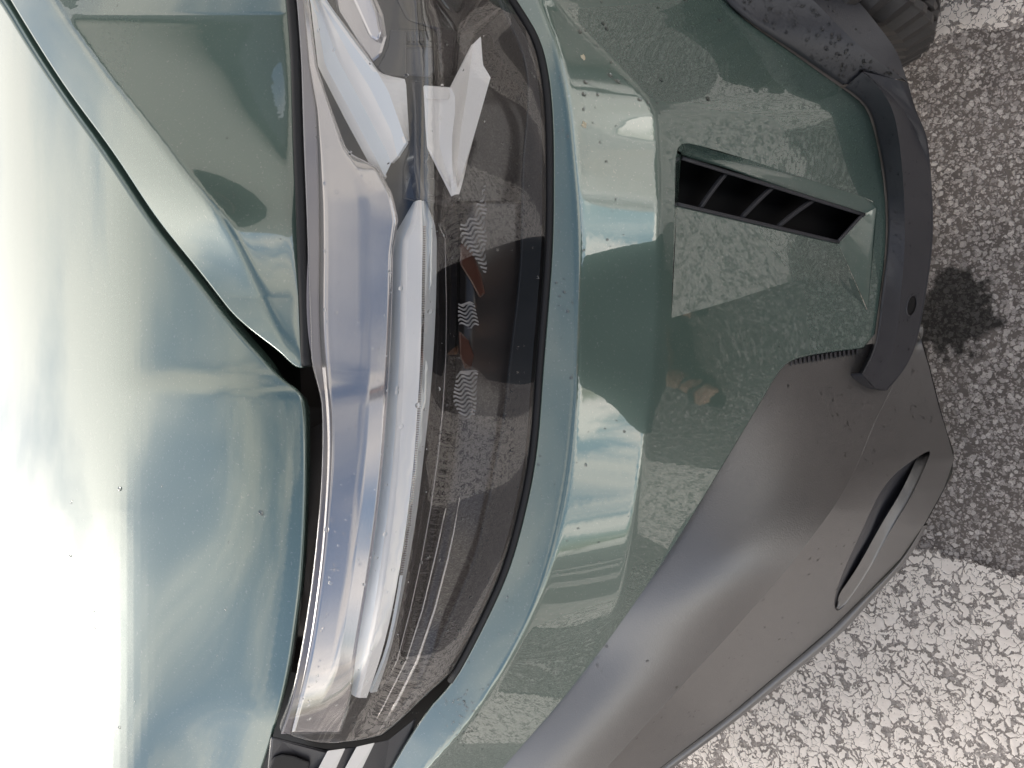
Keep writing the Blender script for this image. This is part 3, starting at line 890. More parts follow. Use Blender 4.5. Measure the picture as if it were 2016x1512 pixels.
# arch piece, down to the seam
tA = [(1288, -250), (1378, -90), (1428, 2), (1473, 42), (1558, 100), (1610, 136), (1657, 168)]
A0 = np.array(gz([(x - 5, y + 2) for x, y in tA], .024)); A1 = np.array(gz([(x + 3, y - 1) for x, y in tA], -.008))
A2 = z3([(1420, -250, .53), (1512, -90, .50), (1603, 2, .455), (1648, 48, .43), (1690, 88, .405), (1735, 125, .375), (1778, 154, .345)])
A3 = z3([(1520, -250, .46), (1610, -90, .44), (1690, 2, .40), (1735, 58, .38), (1766, 104, .357), (1778, 135, .343), (1787, 162, .335)])
loft('trim_face', [A0, A1, A2], M_TRIM, trim, nu=70, nv=8, three_d=True)
loft('trim_lower_face', [A2, A3], M_TRIM, trim, nu=70, nv=6, three_d=True)
loft('trim_return', [A3, A3 + np.array([.03, .05, -.02])], M_TRIM, trim, nu=50, nv=3, three_d=True)
# bumper corner piece
tB = [(1660, 172), (1688, 192), (1708, 216), (1724, 264), (1739, 341), (1746, 420), (1744, 500), (1734, 580), (1718, 684), (1694, 736)]
B0 = np.array(gz([(x - 5, y) for x, y in tB], .024)); B1 = np.array(gz([(x + 3, y) for x, y in tB], -.008))
B2 = z3([(1698, 142, .385), (1735, 178, .365), (1755, 212, .352), (1768, 264, .335), (1777, 341, .318), (1781, 420, .305), (1780, 500, .30), (1773, 585, .295), (1757, 690, .29), (1722, 764, .315)])
B3 = z3([(1700, 141, .383), (1748, 182, .350), (1779, 218, .322), (1803, 260, .285), (1825, 325, .250), (1833, 420, .232), (1829, 510, .228), (1816, 600, .224), (1798, 684, .222), (1742, 768, .29)])
B4 = z3([(1787, 162, .335), (1795, 190, .322), (1803, 216, .305), (1822, 262, .275), (1831, 322, .244), (1837, 420, .228), (1832, 518, .224), (1819, 602, .221), (1801, 684, .218), (1746, 769, .287)])
trim2 = empty('bumper_trim', (0, 0, 0), car)
loft('trim_face', [B0, B1, B2], M_TRIM, trim2, nu=90, nv=8, three_d=True)
loft('trim_lower_face', [B2, B3], M_TRIM, trim2, nu=90, nv=8, three_d=True)
loft('trim_edge', [B3, B4, B4 + np.array([.01, .05, -.03])], M_TRIM, trim2, nu=90, nv=5, three_d=True)
endp = np.array([B0[-1], B1[-1], B2[-1], B3[-1], B4[-1]])
loft('trim_end', [endp, endp + np.array([0, .07, -.01])], M_TRIM, trim2, nu=14, nv=3, three_d=True)
# seam between the two pieces
tube('trim_seam', [A1[-1] * (1 - f) + z3([(1673, 62, .405)])[0] * f + np.array([0, -.0005, .0005]) for f in np.linspace(0, 1, 8)], .0009, M_BLACK, trim)
# parking sensor
sc_, sv, su = .5 * (B2[7] + B3[7]) + .1 * (B3[8] - B3[7]), B3[7] - B2[7], B3[8] - B3[6]
sv /= np.linalg.norm(sv); su -= sv * np.dot(su, sv); su /= np.linalg.norm(su); sn_ = np.cross(su, sv)
if np.dot(sn_, CAM - sc_) < 0: sn_ = -sn_
def disc(name, c, r0, r1, h, material, parent, n=28):
    V = []; Fc = []
    prof = [(r1, -.004), (r1, h * .6), (r1 * .93, h), (r0, h)] if r0 else [(r1, -.004), (r1, h), (r1 * .85, h * 1.3), (.0001, h * 1.4)]
    for k in range(n):
        an = 2 * math.pi * k / n
        for (r, z) in prof:
            V.append(c + su * r * math.cos(an) + sv * r * math.sin(an) + sn_ * z)
    m = len(prof)
    for k in range(n):
        k2 = (k + 1) % n
        for j in range(m - 1):
            Fc.append((k * m + j, k2 * m + j, k2 * m + j + 1, k * m + j + 1))
    return new_obj(name, V, Fc, material, parent)
sens = empty('parking_sensor', (0, 0, 0), car)
disc('sensor_ring', sc_, .0125, .0150, .0014, M_TRIM, sens)
disc('sensor_face', sc_, 0, .0118, .0006, M_VOID, sens)
# ribbed seal in the notch above the cladding
V = []; Fc = []
for k in range(16):
    f = k / 15
    x, y = 1556 + f * 130, 716 - f * 22
    q = [ray_pt(np.array([x + a]), np.array([y + b]), zb, np.array([c]))[0] for (a, b, c) in ((0, -8, .006), (4, -9, .006), (4, 3, .010), (0, 4, .010), (0, -8, .016), (4, -9, .016), (4, 3, .018), (0, 4, .018))]
    b0 = len(V); V += q
    Fc += [(b0, b0 + 1, b0 + 2, b0 + 3), (b0, b0 + 4, b0 + 5, b0 + 1), (b0 + 3, b0 + 2, b0 + 6, b0 + 7), (b0 + 1, b0 + 5, b0 + 6, b0 + 2), (b0, b0 + 3, b0 + 7, b0 + 4)]
tag(new_obj('seal_ribs', V, Fc, M_TRIM, car, False), kind='stuff')

# ------------------------------------------------------------------ front wheel
wheel = empty('wheel', (0, 0, 0), car)
M_TYRE = plastic('tyre_rubber', (.040, .037, .036), .5, .5)
WTH = R(80)                                     # the wheel is steered
rear = np.array([math.cos(WTH), math.sin(WTH), 0.0]); axis = np.array([math.sin(WTH), -math.cos(WTH), 0.0])
WC = np.array([.60, .685, 0.32])
def wheel_pt(ang, lat, r):
    return WC + axis * lat + (rear * math.cos(ang) + np.array([0, 0, 1]) * math.sin(ang)) * r
def tyre():
    prof = [(-.105, .22), (-.118, .26), (-.112, .305), (-.096, .328)]
    for k in range(11):
        a = -.092 + k * .0168
        prof += [(a, .333), (a + .001, .336), (a + .0105, .336), (a + .0115, .333), (a + .0118, .324), (a + .0165, .324)]
    prof = prof[:-2] + [(.096, .328), (.112, .305), (.118, .26), (.105, .22)]
    n = 150; V = []; Fc = []
    m = len(prof)
    for i in range(n):
        an = 2 * math.pi * i / n
        for (l, r) in prof:
            lug = (.008 if (i % 3 == 0 and r > .29 and abs(l) > .07) else 0.0)
            V.append(wheel_pt(an, l * (1 - lug * 6), r - .0155 - lug))
    for i in range(n):
        for j in range(m - 1):
            i2 = (i + 1) % n
            Fc.append((i * m + j, i * m + j + 1, i2 * m + j + 1, i2 * m + j))
    o = new_obj('tyre', V, Fc, M_TYRE, wheel, False)
    import bmesh
    bm = bmesh.new(); bm.from_mesh(o.data); bmesh.ops.recalc_face_normals(bm, faces=bm.faces); bm.to_mesh(o.data); bm.free()
    V = []; Fc = []
    pr = [(.09, .225), (.075, .20), (.05, .17), (.045, .05), (.05, .0)]
    for i in range(48):
        an = 2 * math.pi * i / 48
        for l, r in pr:
            V.append(wheel_pt(an, l, r))
    for i in range(48):
        for j in range(len(pr) - 1):
            i2 = (i + 1) % 48
            Fc.append((i * 5 + j, i * 5 + j + 1, i2 * 5 + j + 1, i2 * 5 + j))
    new_obj('rim', V, Fc, M_SILVER, wheel)
tyre()
# liner behind the wheel, dark
V = []; Fc = []
lr = np.array([.64, .77, 0]); la = np.array([.77, -.64, 0]); lc = np.array([.66, .72, .32])
for i in range(25):
    an = R(100) * (i / 24)
    for l in (-.34, -.02):
        V.append(lc + la * l + (lr * math.cos(an) + np.array([0, 0, 1]) * math.sin(an)) * .385)
for i in range(24):
    Fc.append((2 * i, 2 * i + 1, 2 * i + 3, 2 * i + 2))
new_obj('wheel_liner', V, Fc, M_BLACK, car)

# ------------------------------------------------------------------ ground
def asphalt():
    m = mat('asphalt', (.1, .1, .1), rough=.85)
    t = nd(m, 'TexCoord')
    mapn = nd(m, 'Mapping')
    lk(m, t.outputs['Object'], mapn.inputs[0])
    wn = nd(m, 'TexNoise', Scale=160.0, Detail=1.0)
    lk(m, mapn.outputs[0], wn.inputs['Vector'])
    wm = nd(m, 'Mix', data_type='RGBA', blend_type='LINEAR_LIGHT'); wm.inputs['Factor'].default_value = .0035
    lk(m, mapn.outputs[0], wm.inputs['A']); lk(m, wn.outputs['Color'], wm.inputs['B'])
    def stones(scale, rmin, rmax, lo, mid, hi):
        v = nd(m, 'TexVoronoi', Scale=scale, Randomness=1.0)
        lk(m, wm.outputs['Result'], v.inputs['Vector'])
        sc_ = nd(m, 'SeparateColor'); lk(m, v.outputs['Color'], sc_.inputs[0])
        rr = nd(m, 'MapRange'); rr.inputs['To Min'].default_value = rmin; rr.inputs['To Max'].default_value = rmax
        lk(m, sc_.outputs[0], rr.inputs['Value'])
        sb = nd(m, 'Math', operation='SUBTRACT'); lk(m, rr.outputs[0], sb.inputs[0]); lk(m, v.outputs['Distance'], sb.inputs[1])
        ms = nd(m, 'MapRange'); ms.inputs['From Min'].default_value = 0.0; ms.inputs['From Max'].default_value = .15
        lk(m, sb.outputs[0], ms.inputs['Value'])
        cc = nd(m, 'ValToRGB'); cc.color_ramp.elements[0].color = (*lo, 1); cc.color_ramp.elements[1].color = (*hi, 1)
        e = cc.color_ramp.elements.new(.5); e.color = (*mid, 1)
        lk(m, sc_.outputs[1], cc.inputs[0])
        return ms.outputs[0], cc.outputs[0]
    k1, c1 = stones(132.0, .32, .72, (.30, .27, .255), (.45, .408, .386), (.62, .57, .54))
    k2, c2 = stones(235.0, .30, .72, (.24, .213, .20), (.365, .328, .31), (.51, .455, .43))
    big = nd(m, 'TexNoise', Scale=14.0, Detail=5.0)
    lk(m, mapn.outputs[0], big.inputs['Vector'])
    bc = nd(m, 'ValToRGB'); bc.color_ramp.elements[0].color = (.12, .103, .095, 1); bc.color_ramp.elements[1].color = (.18, .155, .142, 1)
    bc.color_ramp.elements[0].position = .35; bc.color_ramp.elements[1].position = .7
    lk(m, big.outputs['Fac'], bc.inputs[0])
    m0 = nd(m, 'Mix', data_type='RGBA'); lk(m, k2, m0.inputs['Factor']); lk(m, bc.outputs[0], m0.inputs['A']); lk(m, c2, m0.inputs['B'])
    mx = nd(m, 'Mix', data_type='RGBA'); lk(m, k1, mx.inputs['Factor'])
    lk(m, m0.outputs['Result'], mx.inputs['A']); lk(m, c1, mx.inputs['B'])
    hs = nd(m, 'Math', operation='MULTIPLY_ADD'); hs.inputs[1].default_value = .55; lk(m, k2, hs.inputs[0]); lk(m, k1, hs.inputs[2])
    # a wet oily spot under the bumper
    geo = nd(m, 'NewGeometry')
    dist = nd(m, 'VectorMath', operation='DISTANCE'); dist.inputs[1].default_value = SPOT
    lk(m, geo.outputs['Position'], dist.inputs[0])
    sn = nd(m, 'TexNoise', Scale=38.0, Detail=4.0); lk(m, mapn.outputs[0], sn.inputs['Vector'])
    ad = nd(m, 'Math', operation='MULTIPLY_ADD'); ad.inputs[1].default_value = .11; lk(m, sn.outputs['Fac'], ad.inputs[0]); lk(m, dist.outputs['Value'], ad.inputs[2])
    sr = nd(m, 'MapRange'); sr.inputs['From Min'].default_value = .108; sr.inputs['From Max'].default_value = .128; sr.inputs['To Min'].default_value = .13; sr.inputs['To Max'].default_value = 1.0
    lk(m, ad.outputs[0], sr.inputs['Value'])
    mul = nd(m, 'VectorMath', operation='SCALE'); lk(m, mx.outputs['Result'], mul.inputs[0]); lk(m, sr.outputs[0], mul.inputs['Scale'])
    lk(m, mul.outputs[0], bsdf(m).inputs['Base Color'])
    bp = nd(m, 'Bump', Strength=.9, Distance=.0025); lk(m, hs.outputs[0], bp.inputs['Height'])
    lk(m, bp.outputs[0], bsdf(m).inputs['Normal'])
    return m
SPOT = tuple(Pz(np.array([1870.0]), np.array([615.0]), np.array([0.0]))[0])
M_ASPH = asphalt()
g = new_obj('asphalt_ground', [(-150, -150, 0), (150, -150, 0), (150, 150, 0), (-150, 150, 0)], [(0, 1, 2, 3)], M_ASPH, None, False)
tag(g, kind='structure')

def road_paint():
    m = bpy.data.materials.new('worn_white_paint')
    m.use_nodes = True
    b = bsdf(m)
    b.inputs['Base Color'].default_value = (.78, .74, .70, 1); b.inputs['Roughness'].default_value = .75
    t = nd(m, 'TexCoord')
    wn = nd(m, 'TexNoise', Scale=55.0, Detail=3.0)
    lk(m, t.outputs['Object'], wn.inputs['Vector'])
    wm = nd(m, 'Mix', data_type='RGBA', blend_type='LINEAR_LIGHT'); wm.inputs['Factor'].default_value = .020
    lk(m, t.outputs['Object'], wm.inputs['A']); lk(m, wn.outputs['Color'], wm.inputs['B'])
    v = nd(m, 'TexVoronoi', Scale=60.0, feature='DISTANCE_TO_EDGE'); lk(m, wm.outputs['Result'], v.inputs['Vector'])
    n = nd(m, 'TexNoise', Scale=30.0, Detail=5.0, Roughness=.6); lk(m, t.outputs['Object'], n.inputs['Vector'])
    th = nd(m, 'MapRange'); th.inputs['From Min'].default_value = .46; th.inputs['From Max'].default_value = .78
    th.inputs['To Min'].default_value = .0; th.inputs['To Max'].default_value = .30
    lk(m, n.outputs['Fac'], th.inputs['Value'])
    s = nd(m, 'Math', operation='SUBTRACT'); lk(m, v.outputs['Distance'], s.inputs[0]); lk(m, th.outputs[0], s.inputs[1])
    # small round pits
    v2 = nd(m, 'TexVoronoi', Scale=150.0); lk(m, wm.outputs['Result'], v2.inputs['Vector'])
    pit = nd(m, 'Math', operation='SUBTRACT'); pit.inputs[1].default_value = .12; lk(m, v2.outputs['Distance'], pit.inputs[0])
    mn = nd(m, 'Math', operation='MINIMUM'); lk(m, s.outputs[0], mn.inputs[0]); lk(m, pit.outputs[0], mn.inputs[1])
    # frayed border: distance from the long edges is stored as the UV x of the strip
    uv = nd(m, 'TexCoord'); sp = nd(m, 'SeparateXYZ'); lk(m, uv.outputs['UV'], sp.inputs[0])
    en = nd(m, 'TexNoise', Scale=24.0, Detail=5.0, Roughness=.7); lk(m, t.outputs['Object'], en.inputs['Vector'])
    ea = nd(m, 'Math', operation='MULTIPLY_ADD'); ea.inputs[1].default_value = -.06; lk(m, en.outputs['Fac'], ea.inputs[0]); lk(m, sp.outputs['X'], ea.inputs[2])
    eb = nd(m, 'Math', operation='MULTIPLY'); eb.inputs[1].default_value = 12.0; lk(m, ea.outputs[0], eb.inputs[0])
    mn2 = nd(m, 'Math', operation='MINIMUM'); lk(m, mn.outputs[0], mn2.inputs[0]); lk(m, eb.outputs[0], mn2.inputs[1])
    al = nd(m, 'MapRange'); al.inputs['From Min'].default_value = .018; al.inputs['From Max'].default_value = .045; al.inputs['To Min'].default_value = 0.0; lk(m, mn2.outputs[0], al.inputs['Value'])
    # thin residue of paint stays in the cracks, none beyond the frayed border
    fr_ = nd(m, 'MapRange'); fr_.inputs['From Min'].default_value = .018; fr_.inputs['From Max'].default_value = .045; fr_.inputs['To Max'].default_value = .24
    lk(m, eb.outputs[0], fr_.inputs['Value'])
    mxa = nd(m, 'Math', operation='MAXIMUM'); lk(m, al.outputs[0], mxa.inputs[0]); lk(m, fr_.outputs[0], mxa.inputs[1])
    lk(m, mxa.outputs[0], b.inputs['Alpha'])
    n3 = nd(m, 'TexNoise', Scale=90.0, Detail=6.0); lk(m, t.outputs['Object'], n3.inputs['Vector'])
    cx = nd(m, 'Mix', data_type='RGBA'); cx.inputs['A'].default_value = (.73, .655, .595, 1); cx.inputs['B'].default_value = (.92, .855, .795, 1)
    lk(m, n3.outputs['Fac'], cx.inputs['Factor']); lk(m, cx.outputs['Result'], b.inputs['Base Color'])
    bp = nd(m, 'Bump', Strength=.6, Distance=.002); lk(m, mn2.outputs[0], bp.inputs['Height']); lk(m, bp.outputs[0], b.inputs['Normal'])
    return m
M_RPAINT = road_paint()
tl = .15     # the stripes lean a little off the line of sight
def stripe(x_right_at_half, width, y0=-9.0, y1=2.6):
    """x_right_at_half: x of the right edge at y = 0.43"""
    V = []; Fc = []; U = []
    nsub = 8
    for j in range(2):
        y = (y0, y1)[j]
        xr = x_right_at_half + tl * (y - .43)
        for i in range(nsub + 1):
            f = i / nsub
            V.append((xr - width * (1 - f), y, .004)); U.append(min(f, 1 - f) * width)
    n = nsub + 1
    for i in range(nsub):
        Fc.append((i, i + 1, n + i + 1, n + i))
    o = new_obj('road_marking', V, Fc, M_RPAINT, None, False)
    uvl = o.data.uv_layers.new(name='UVMap')
    for lp in o.data.loops:
        uvl.data[lp.index].uv = (U[lp.vertex_index], 0)
    tag(o, kind='structure')
    return o
WID, PER = .60, 1.39
for k in range(-4, 4):
    stripe(-.234 + PER * k, WID if k != 1 else .66)

# ------------------------------------------------------------------ rain drops and flecks
DV = []; DF = []
def drop(p, n, r, h=.55):
    n = n / np.linalg.norm(n)
    a = np.cross(n, [0.2, .3, .9]); a /= np.linalg.norm(a); b = np.cross(n, a)
    th = rng.uniform(0, 6.28); a, b = a * math.cos(th) + b * math.sin(th), b * math.cos(th) - a * math.sin(th)
    e = rng.uniform(.65, 1.0); lob = rng.uniform(0, .18); ph = rng.uniform(0, 6.28)
    b0 = len(DV); seg = 10
    for (q, z) in ((1.0, -.1), (.93, .38), (.62, .82)):
        for k in range(seg):
            an = 2 * math.pi * k / seg
            rr = r * q * (1 + lob * math.sin(2 * an + ph))
            DV.append(p + a * rr * math.cos(an) + b * rr * e * math.sin(an) + n * r * h * z)
    DV.append(p + n * r * h)
    for j in range(2):
        for k in range(seg):
            k2 = (k + 1) % seg
            DF.append((b0 + j * seg + k, b0 + j * seg + k2, b0 + (j + 1) * seg + k2, b0 + (j + 1) * seg + k))
    for k in range(seg):
        DF.append((b0 + 2 * seg + k, b0 + 2 * seg + (k + 1) % seg, b0 + 3 * seg))
def rain(zf, n, fx, y0, y1, rmin, rmax):
    ys = rng.uniform(y0, y1, n); xs = np.array([float(fx(y)) for y in ys])
    ps, ns = surf(zf, xs, ys)
    for p, nn in zip(ps, ns):
        drop(p, nn, rmin + (rmax - rmin) * rng.uniform() ** 2.5)
U = rng.uniform
rain(zl, 130, lambda y: U(X_l0(y) + 20, X_c0(y) - 14), -60, 760, .0006, .0024)
rain(zl, 190, lambda y: U(X_l0(y) + 20, X_c0(y) - 14), 760, 1430, .0006, .0026)
rain(zl, 46, lambda y: X_c0(y) - U(8, 70), 60, 1330, .0008, .0022)
rain(zb, 60, lambda y: U(X_c0(y) + 16, X_c1(y) - 8), 0, 1450, .0006, .0020)
rain(zb, 60, lambda y: U(X_c1(y) + 8, X_c2(y)), 60, 1150, .0006, .0018)
rain(zb, 60, lambda y: U(1110, 1420), 0, 230, .0006, .0030)
rain(zb, 24, lambda y: U(1330, 1640), 640, 690, .0005, .0012)
rain(zh, 14, lambda y: U(60, 590), 860, 1500, .0008, .0030)
rain(zfd, 10, lambda y: U(X_s1(y) + 10, X_l0(y) - 20), 0, 640, .0006, .0016)
for _ in range(70):
    x = rng.normal(915, 22); y = rng.normal(1415, 28) 
    p, nn = surf(zb, np.array([x]), np.array([y])); drop(p[0], nn[0], U(.0005, .0017), .3)
def rain_rows(r0, r1, n, rmin, rmax, u0=0.0, u1=1.0):
    r0 = np.asarray(r0); r1 = np.asarray(r1); m = len(r0) - 1
    for _ in range(n):
        u = U(u0, u1) * m; i = min(int(u), m - 1); f = u - i; v = U(.06, .94)
        a = r0[i] * (1 - f) + r0[i + 1] * f; b = r1[i] * (1 - f) + r1[i + 1] * f
        nn = np.cross(r0[i + 1] - r0[i], b - a); p = a * (1 - v) + b * v
        if np.dot(nn, CAM - p) < 0: nn = -nn
        drop(p, nn, rmin + (rmax - rmin) * rng.uniform() ** 2.5, .45)
rain_rows(A1, A2, 210, .0007, .0030, .25, 1.0)
rain_rows(A2, A3, 40, .0006, .0018, .25, 1.0)
rain_rows(B1, B2, 170, .0004, .0016)
rain_rows(B2, B3, 70, .0006, .0020)
for _ in range(260):
    y = U(720, 1480); x = U(X_cr(y) + 6, X_om(y) - 22)
    if inside(sl, np.array([[x, y]]))[0]: continue
    p, nn = surf(zlow, np.array([x]), np.array([y])); drop(p[0], nn[0], .0006 + .0018 * U() ** 2.5, .4)
_g, _m, _c = np.array(G), Mid, Cr
rain_rows(_g, _m, 150, .0007, .0024, .15, .95); rain_rows(_m, _c, 180, .0007, .0028, .15, .95)
dr = new_obj('rain_droplets', DV, DF, M_WATER, None)
tag(dr, 'small clear rain droplets scattered over the car paint and plastic', 'droplets', kind='stuff')
for (x, y, r_, lab) in ((1148, 113, .0042, 'tiny cream fleck stuck high on the bumper shoulder'), (1150, 246, .0040, 'tiny pale yellow fleck stuck on the bumper above the vent')):
    p, nn = surf(zb, np.array([float(x)]), np.array([float(y)])); p = p[0]; nn = nn[0]
    a = np.cross(nn, [0, 0, 1.0]); a /= np.linalg.norm(a); b = np.cross(nn, a)
    V = [p + nn * .0012]; ring = 9
    for k in range(ring):
        rr = r_ * U(.5, 1.1); an = 2 * math.pi * k / ring
        V.append(p + a * rr * math.cos(an) + b * rr * .7 * math.sin(an) + nn * .0003)
    fo = new_obj('fleck', V, [(0, 1 + k, 1 + (k + 1) % ring) for k in range(ring)], mat('cream_fleck', (.62, .55, .40), .8), None, False)
    tag(fo, lab, 'fleck')

# ------------------------------------------------------------------ what stands behind the lens and shows in the paint
M_SKIN = mat('skin', (.33, .19, .135), rough=.5)
M_ROBE = mat('dark_cloth', (.018, .020, .026), rough=.85)
M_SCARF = mat('grey_scarf', (.10, .085, .075), rough=.9)
M_SOLE = mat('black_sandal', (.015, .015, .016), rough=.5)
add_bump(M_ROBE, 60.0, .4, .01)
import bmesh
PX, PY = .07, -.38
person = empty('person', (PX, PY, 0))
tag(person, 'person in a long dark robe and strappy sandals, mirrored in the car paint', 'person')
def FT(s_, x, y, z, sc=.88, turn=R(32)):
    # a point of one foot, measured from below its ankle, turned outwards
    x, y = x * sc, y * sc
    return P_(s_ * .075 + x * math.cos(turn) - y * math.sin(turn), x * math.sin(turn) + y * math.cos(turn) - (.05 if s_ > 0 else 0), z)
def P_(x, y, z):
    return (PX + x, PY + y, z)
J = [(*P_(0, -.02, .95), .15, .11), (*P_(0, -.03, 1.15), .145, .10), (*P_(0, -.03, 1.34), .16, .10), (*P_(0, 0, 1.47), .055, .055), (*P_(0, .03, 1.56), .075, .085), (*P_(0, .04, 1.64), .075, .09), (*P_(0, .03, 1.70), .05, .06),
     (*P_(-.17, -.01, 1.38), .06, .06), (*P_(-.24, .04, 1.12), .045, .045), (*P_(-.10, .24, 1.28), .03, .03),
     (*P_(.17, -.01, 1.38), .06, .06), (*P_(.25, .04, 1.12), .045, .045), (*P_(.13, .24, 1.30), .03, .03),
     (*P_(-.09, 0, .90), .09, .09), (*P_(-.08, .01, .50), .06, .06), (*FT(-1, 0, -.01, .09), .034, .034),
     (*P_(.09, 0, .90), .09, .09), (*P_(.08, .01, .50), .06, .06), (*FT(1, 0, -.01, .09), .034, .034),
     (*FT(-1, 0, .06, .055), .034, .032), (*FT(-1, 0, .135, .036), .032, .021), (*FT(1, 0, .06, .055), .034, .032), (*FT(1, 0, .135, .036), .032, .021)]
def limb(ids):
    # finely stepped closed tube through the joints; the limbs are grown together below
    p = np.array([J[i][:3] for i in ids]); r = np.array([.5 * (J[i][3] + J[i][4]) for i in ids])
    d = np.arange(len(ids)); u = np.linspace(0, len(ids) - 1, 6 * len(ids))
    q = np.stack([np.interp(u, d, p[:, k]) for k in range(3)], 1)
    tube('limb', q, np.interp(u, d, r), M_SKIN, person, 14)
for ids in ((0, 1, 2, 3, 4, 5, 6), (2, 7, 8, 9), (2, 10, 11, 12), (0, 13, 14, 15), (0, 16, 17, 18), (15, 19, 20), (18, 21, 22)):
    limb(ids)
# toes
for s_ in (-1, 1):
    for k, (tx, ty, rr) in enumerate(((-.030 * s_, .178, .0135), (-.010 * s_, .180, .011), (.007 * s_, .175, .0105), (.021 * s_, .168, .010), (.033 * s_, .158, .0095))):
        bx = s_ * .064
        tube('toe', [FT(s_, tx * .8, .125, .036), FT(s_, tx, ty - .018, .032), FT(s_, tx * 1.02, ty, .026), FT(s_, tx * 1.02, ty + rr, .022)], [rr, rr, rr * .9, rr * .4], M_SKIN, person, 8)
    so_ = []
    V = []; Fc = []
    n = 24
    for z in (.002, .016):
        for k in range(n):
            an = 2 * math.pi * k / n
            yy = math.sin(an); xx = math.cos(an) * (.040 + .005 * yy)
            V.append(FT(s_, xx, .075 + yy * .135, z))
    Fc = [tuple(range(n))[::-1], tuple(range(n, 2 * n))] + [(k, (k + 1) % n, n + (k + 1) % n, n + k) for k in range(n)]
    new_obj('sandal_sole', V, Fc, M_SOLE, person, False)
    for (yc, hgt) in ((.145, .058), (.105, .066), (.05, .088), (.005, .105)):
        tube('sandal_strap', [FT(s_, math.cos(a) * .044, yc + .01 * math.sin(a), .012 + (hgt - .012) * math.sin(a)) for a in np.linspace(0, math.pi, 12)], .006, M_SOLE, person, 6)
# robe: open bell from shoulders to the shins, plus sleeves
prof = [(1.44, .10, .08, -.01), (1.40, .185, .105, -.02), (1.28, .19, .125, -.03), (1.10, .175, .125, -.03), (.92, .20, .15, -.02), (.65, .215, .17, -.02), (.40, .235, .19, -.02), (.20, .25, .20, -.02), (.155, .25, .20, -.02)]
V = []; Fc = []; n = 48
for z, rx, ry, yo in prof:
    for k in range(n):
        an = 2 * math.pi * k / n
        fold = 1 + .05 * math.sin(an * 9) * max(0, (1.1 - z))
        V.append(P_(rx * math.cos(an) * fold, yo + ry * math.sin(an) * fold, z))
for j in range(len(prof) - 1):
    for k in range(n):
        Fc.append((j * n + k, (j + 1) * n + k, (j + 1) * n + (k + 1) % n, j * n + (k + 1) % n))
new_obj('robe', V, Fc, M_ROBE, person)
for s_ in (-1, 1):
    tube('sleeve', [P_(s_ * .13, -.01, 1.40), P_(s_ * .19, 0, 1.32), P_(s_ * .25, .04, 1.13), P_(s_ * .20, .13, 1.18), P_(s_ * .15, .19, 1.23)], [.075, .075, .065, .062, .06], M_ROBE, person, 14)
    hx = s_ * .095
    tube('palm', [P_(s_ * .13, .22, 1.285), P_(s_ * .11, .27, 1.325), P_(hx, .305, 1.365)], [.026, .036, .028], M_SKIN, person, 10)
    for k in range(4):
        zz = 1.345 + .018 * k
        tube('finger', [P_(hx + s_ * .01, .300, zz), P_(hx - s_ * .004, .325, zz + .004), P_(hx - s_ * .022, .328, zz + .006), P_(hx - s_ * .034, .322, zz + .007)], [.009, .0088, .008, .006], M_SKIN, person, 7)
    tube('thumb', [P_(hx + s_ * .012, .285, 1.335), P_(hx - s_ * .005, .292, 1.375), P_(hx - s_ * .024, .300, 1.398)], [.011, .010, .008], M_SKIN, person, 7)
# head scarf with an open face
V = []; Fc = []; n = 28
sp = [(1.74, .02, .03, .02), (1.725, .065, .075, .02), (1.68, .095, .11, .02), (1.60, .10, .115, .01), (1.52, .085, .10, .0), (1.46, .12, .11, -.01), (1.40, .17, .115, -.02)]
for z, rx, ry, yo in sp:
    for k in range(n + 1):
        an = R(90 + 42) + (2 * math.pi - R(84)) * k / n
        if z > 1.69 or z < 1.53:
            an = R(90) + 2 * math.pi * k / n
        V.append(P_(rx * math.cos(an), yo + ry * math.sin(an), z))
for j in range(len(sp) - 1):
    for k in range(n):
        Fc.append((j * (n + 1) + k, (j + 1) * (n + 1) + k, (j + 1) * (n + 1) + k + 1, j * (n + 1) + k + 1))
new_obj('head_scarf', V, Fc, M_SCARF, person)
# nose, eyes, mouth on the face
tube('nose', [P_(0, .125, 1.645), P_(0, .140, 1.615), P_(0, .138, 1.598)], [.008, .012, .010], M_SKIN, person, 8)
for s_ in (-1, 1):
    tube('eye', [P_(s_ * .030 - .012, .112, 1.645), P_(s_ * .030, .118, 1.646), P_(s_ * .030 + .012, .112, 1.645)], [.003, .006, .003], M_SOLE, person, 6)
tube('mouth', [P_(-.022, .118, 1.568), P_(0, .126, 1.567), P_(.022, .118, 1.568)], [.003, .005, .003], mat('lips', (.35, .12, .10), .4), person, 6)
# one continuous body: flesh pieces grown together
flesh = [o for o in person.children if o.name.split('.')[0] in ('limb', 'toe', 'palm', 'finger', 'thumb', 'nose')]
bpy.context.view_layer.update()
dg = bpy.context.evaluated_depsgraph_get()
V = []; Fc = []
for o in flesh:
    me = o.evaluated_get(dg).to_mesh(); b0 = len(V)
    V += [tuple(o.matrix_world @ v.co) for v in me.vertices]; Fc += [tuple(b0 + k for k in p.vertices) for p in me.polygons]
    o.evaluated_get(dg).to_mesh_clear()
for o in flesh:
    bpy.data.objects.remove(o, do_unlink=True)
body = new_obj('body', V, Fc, M_SKIN, person)
bm = bmesh.new(); bm.from_mesh(body.data); bmesh.ops.recalc_face_normals(bm, faces=bm.faces); bm.to_mesh(body.data); bm.free()
rm = body.modifiers.new('grow', 'REMESH'); rm.mode = 'VOXEL'; rm.voxel_size = .005; rm.use_smooth_shade = True
bpy.context.view_layer.update()
dg = bpy.context.evaluated_depsgraph_get()
baked = bpy.data.meshes.new_from_object(body.evaluated_get(dg))
body.modifiers.clear()
body.data = baked
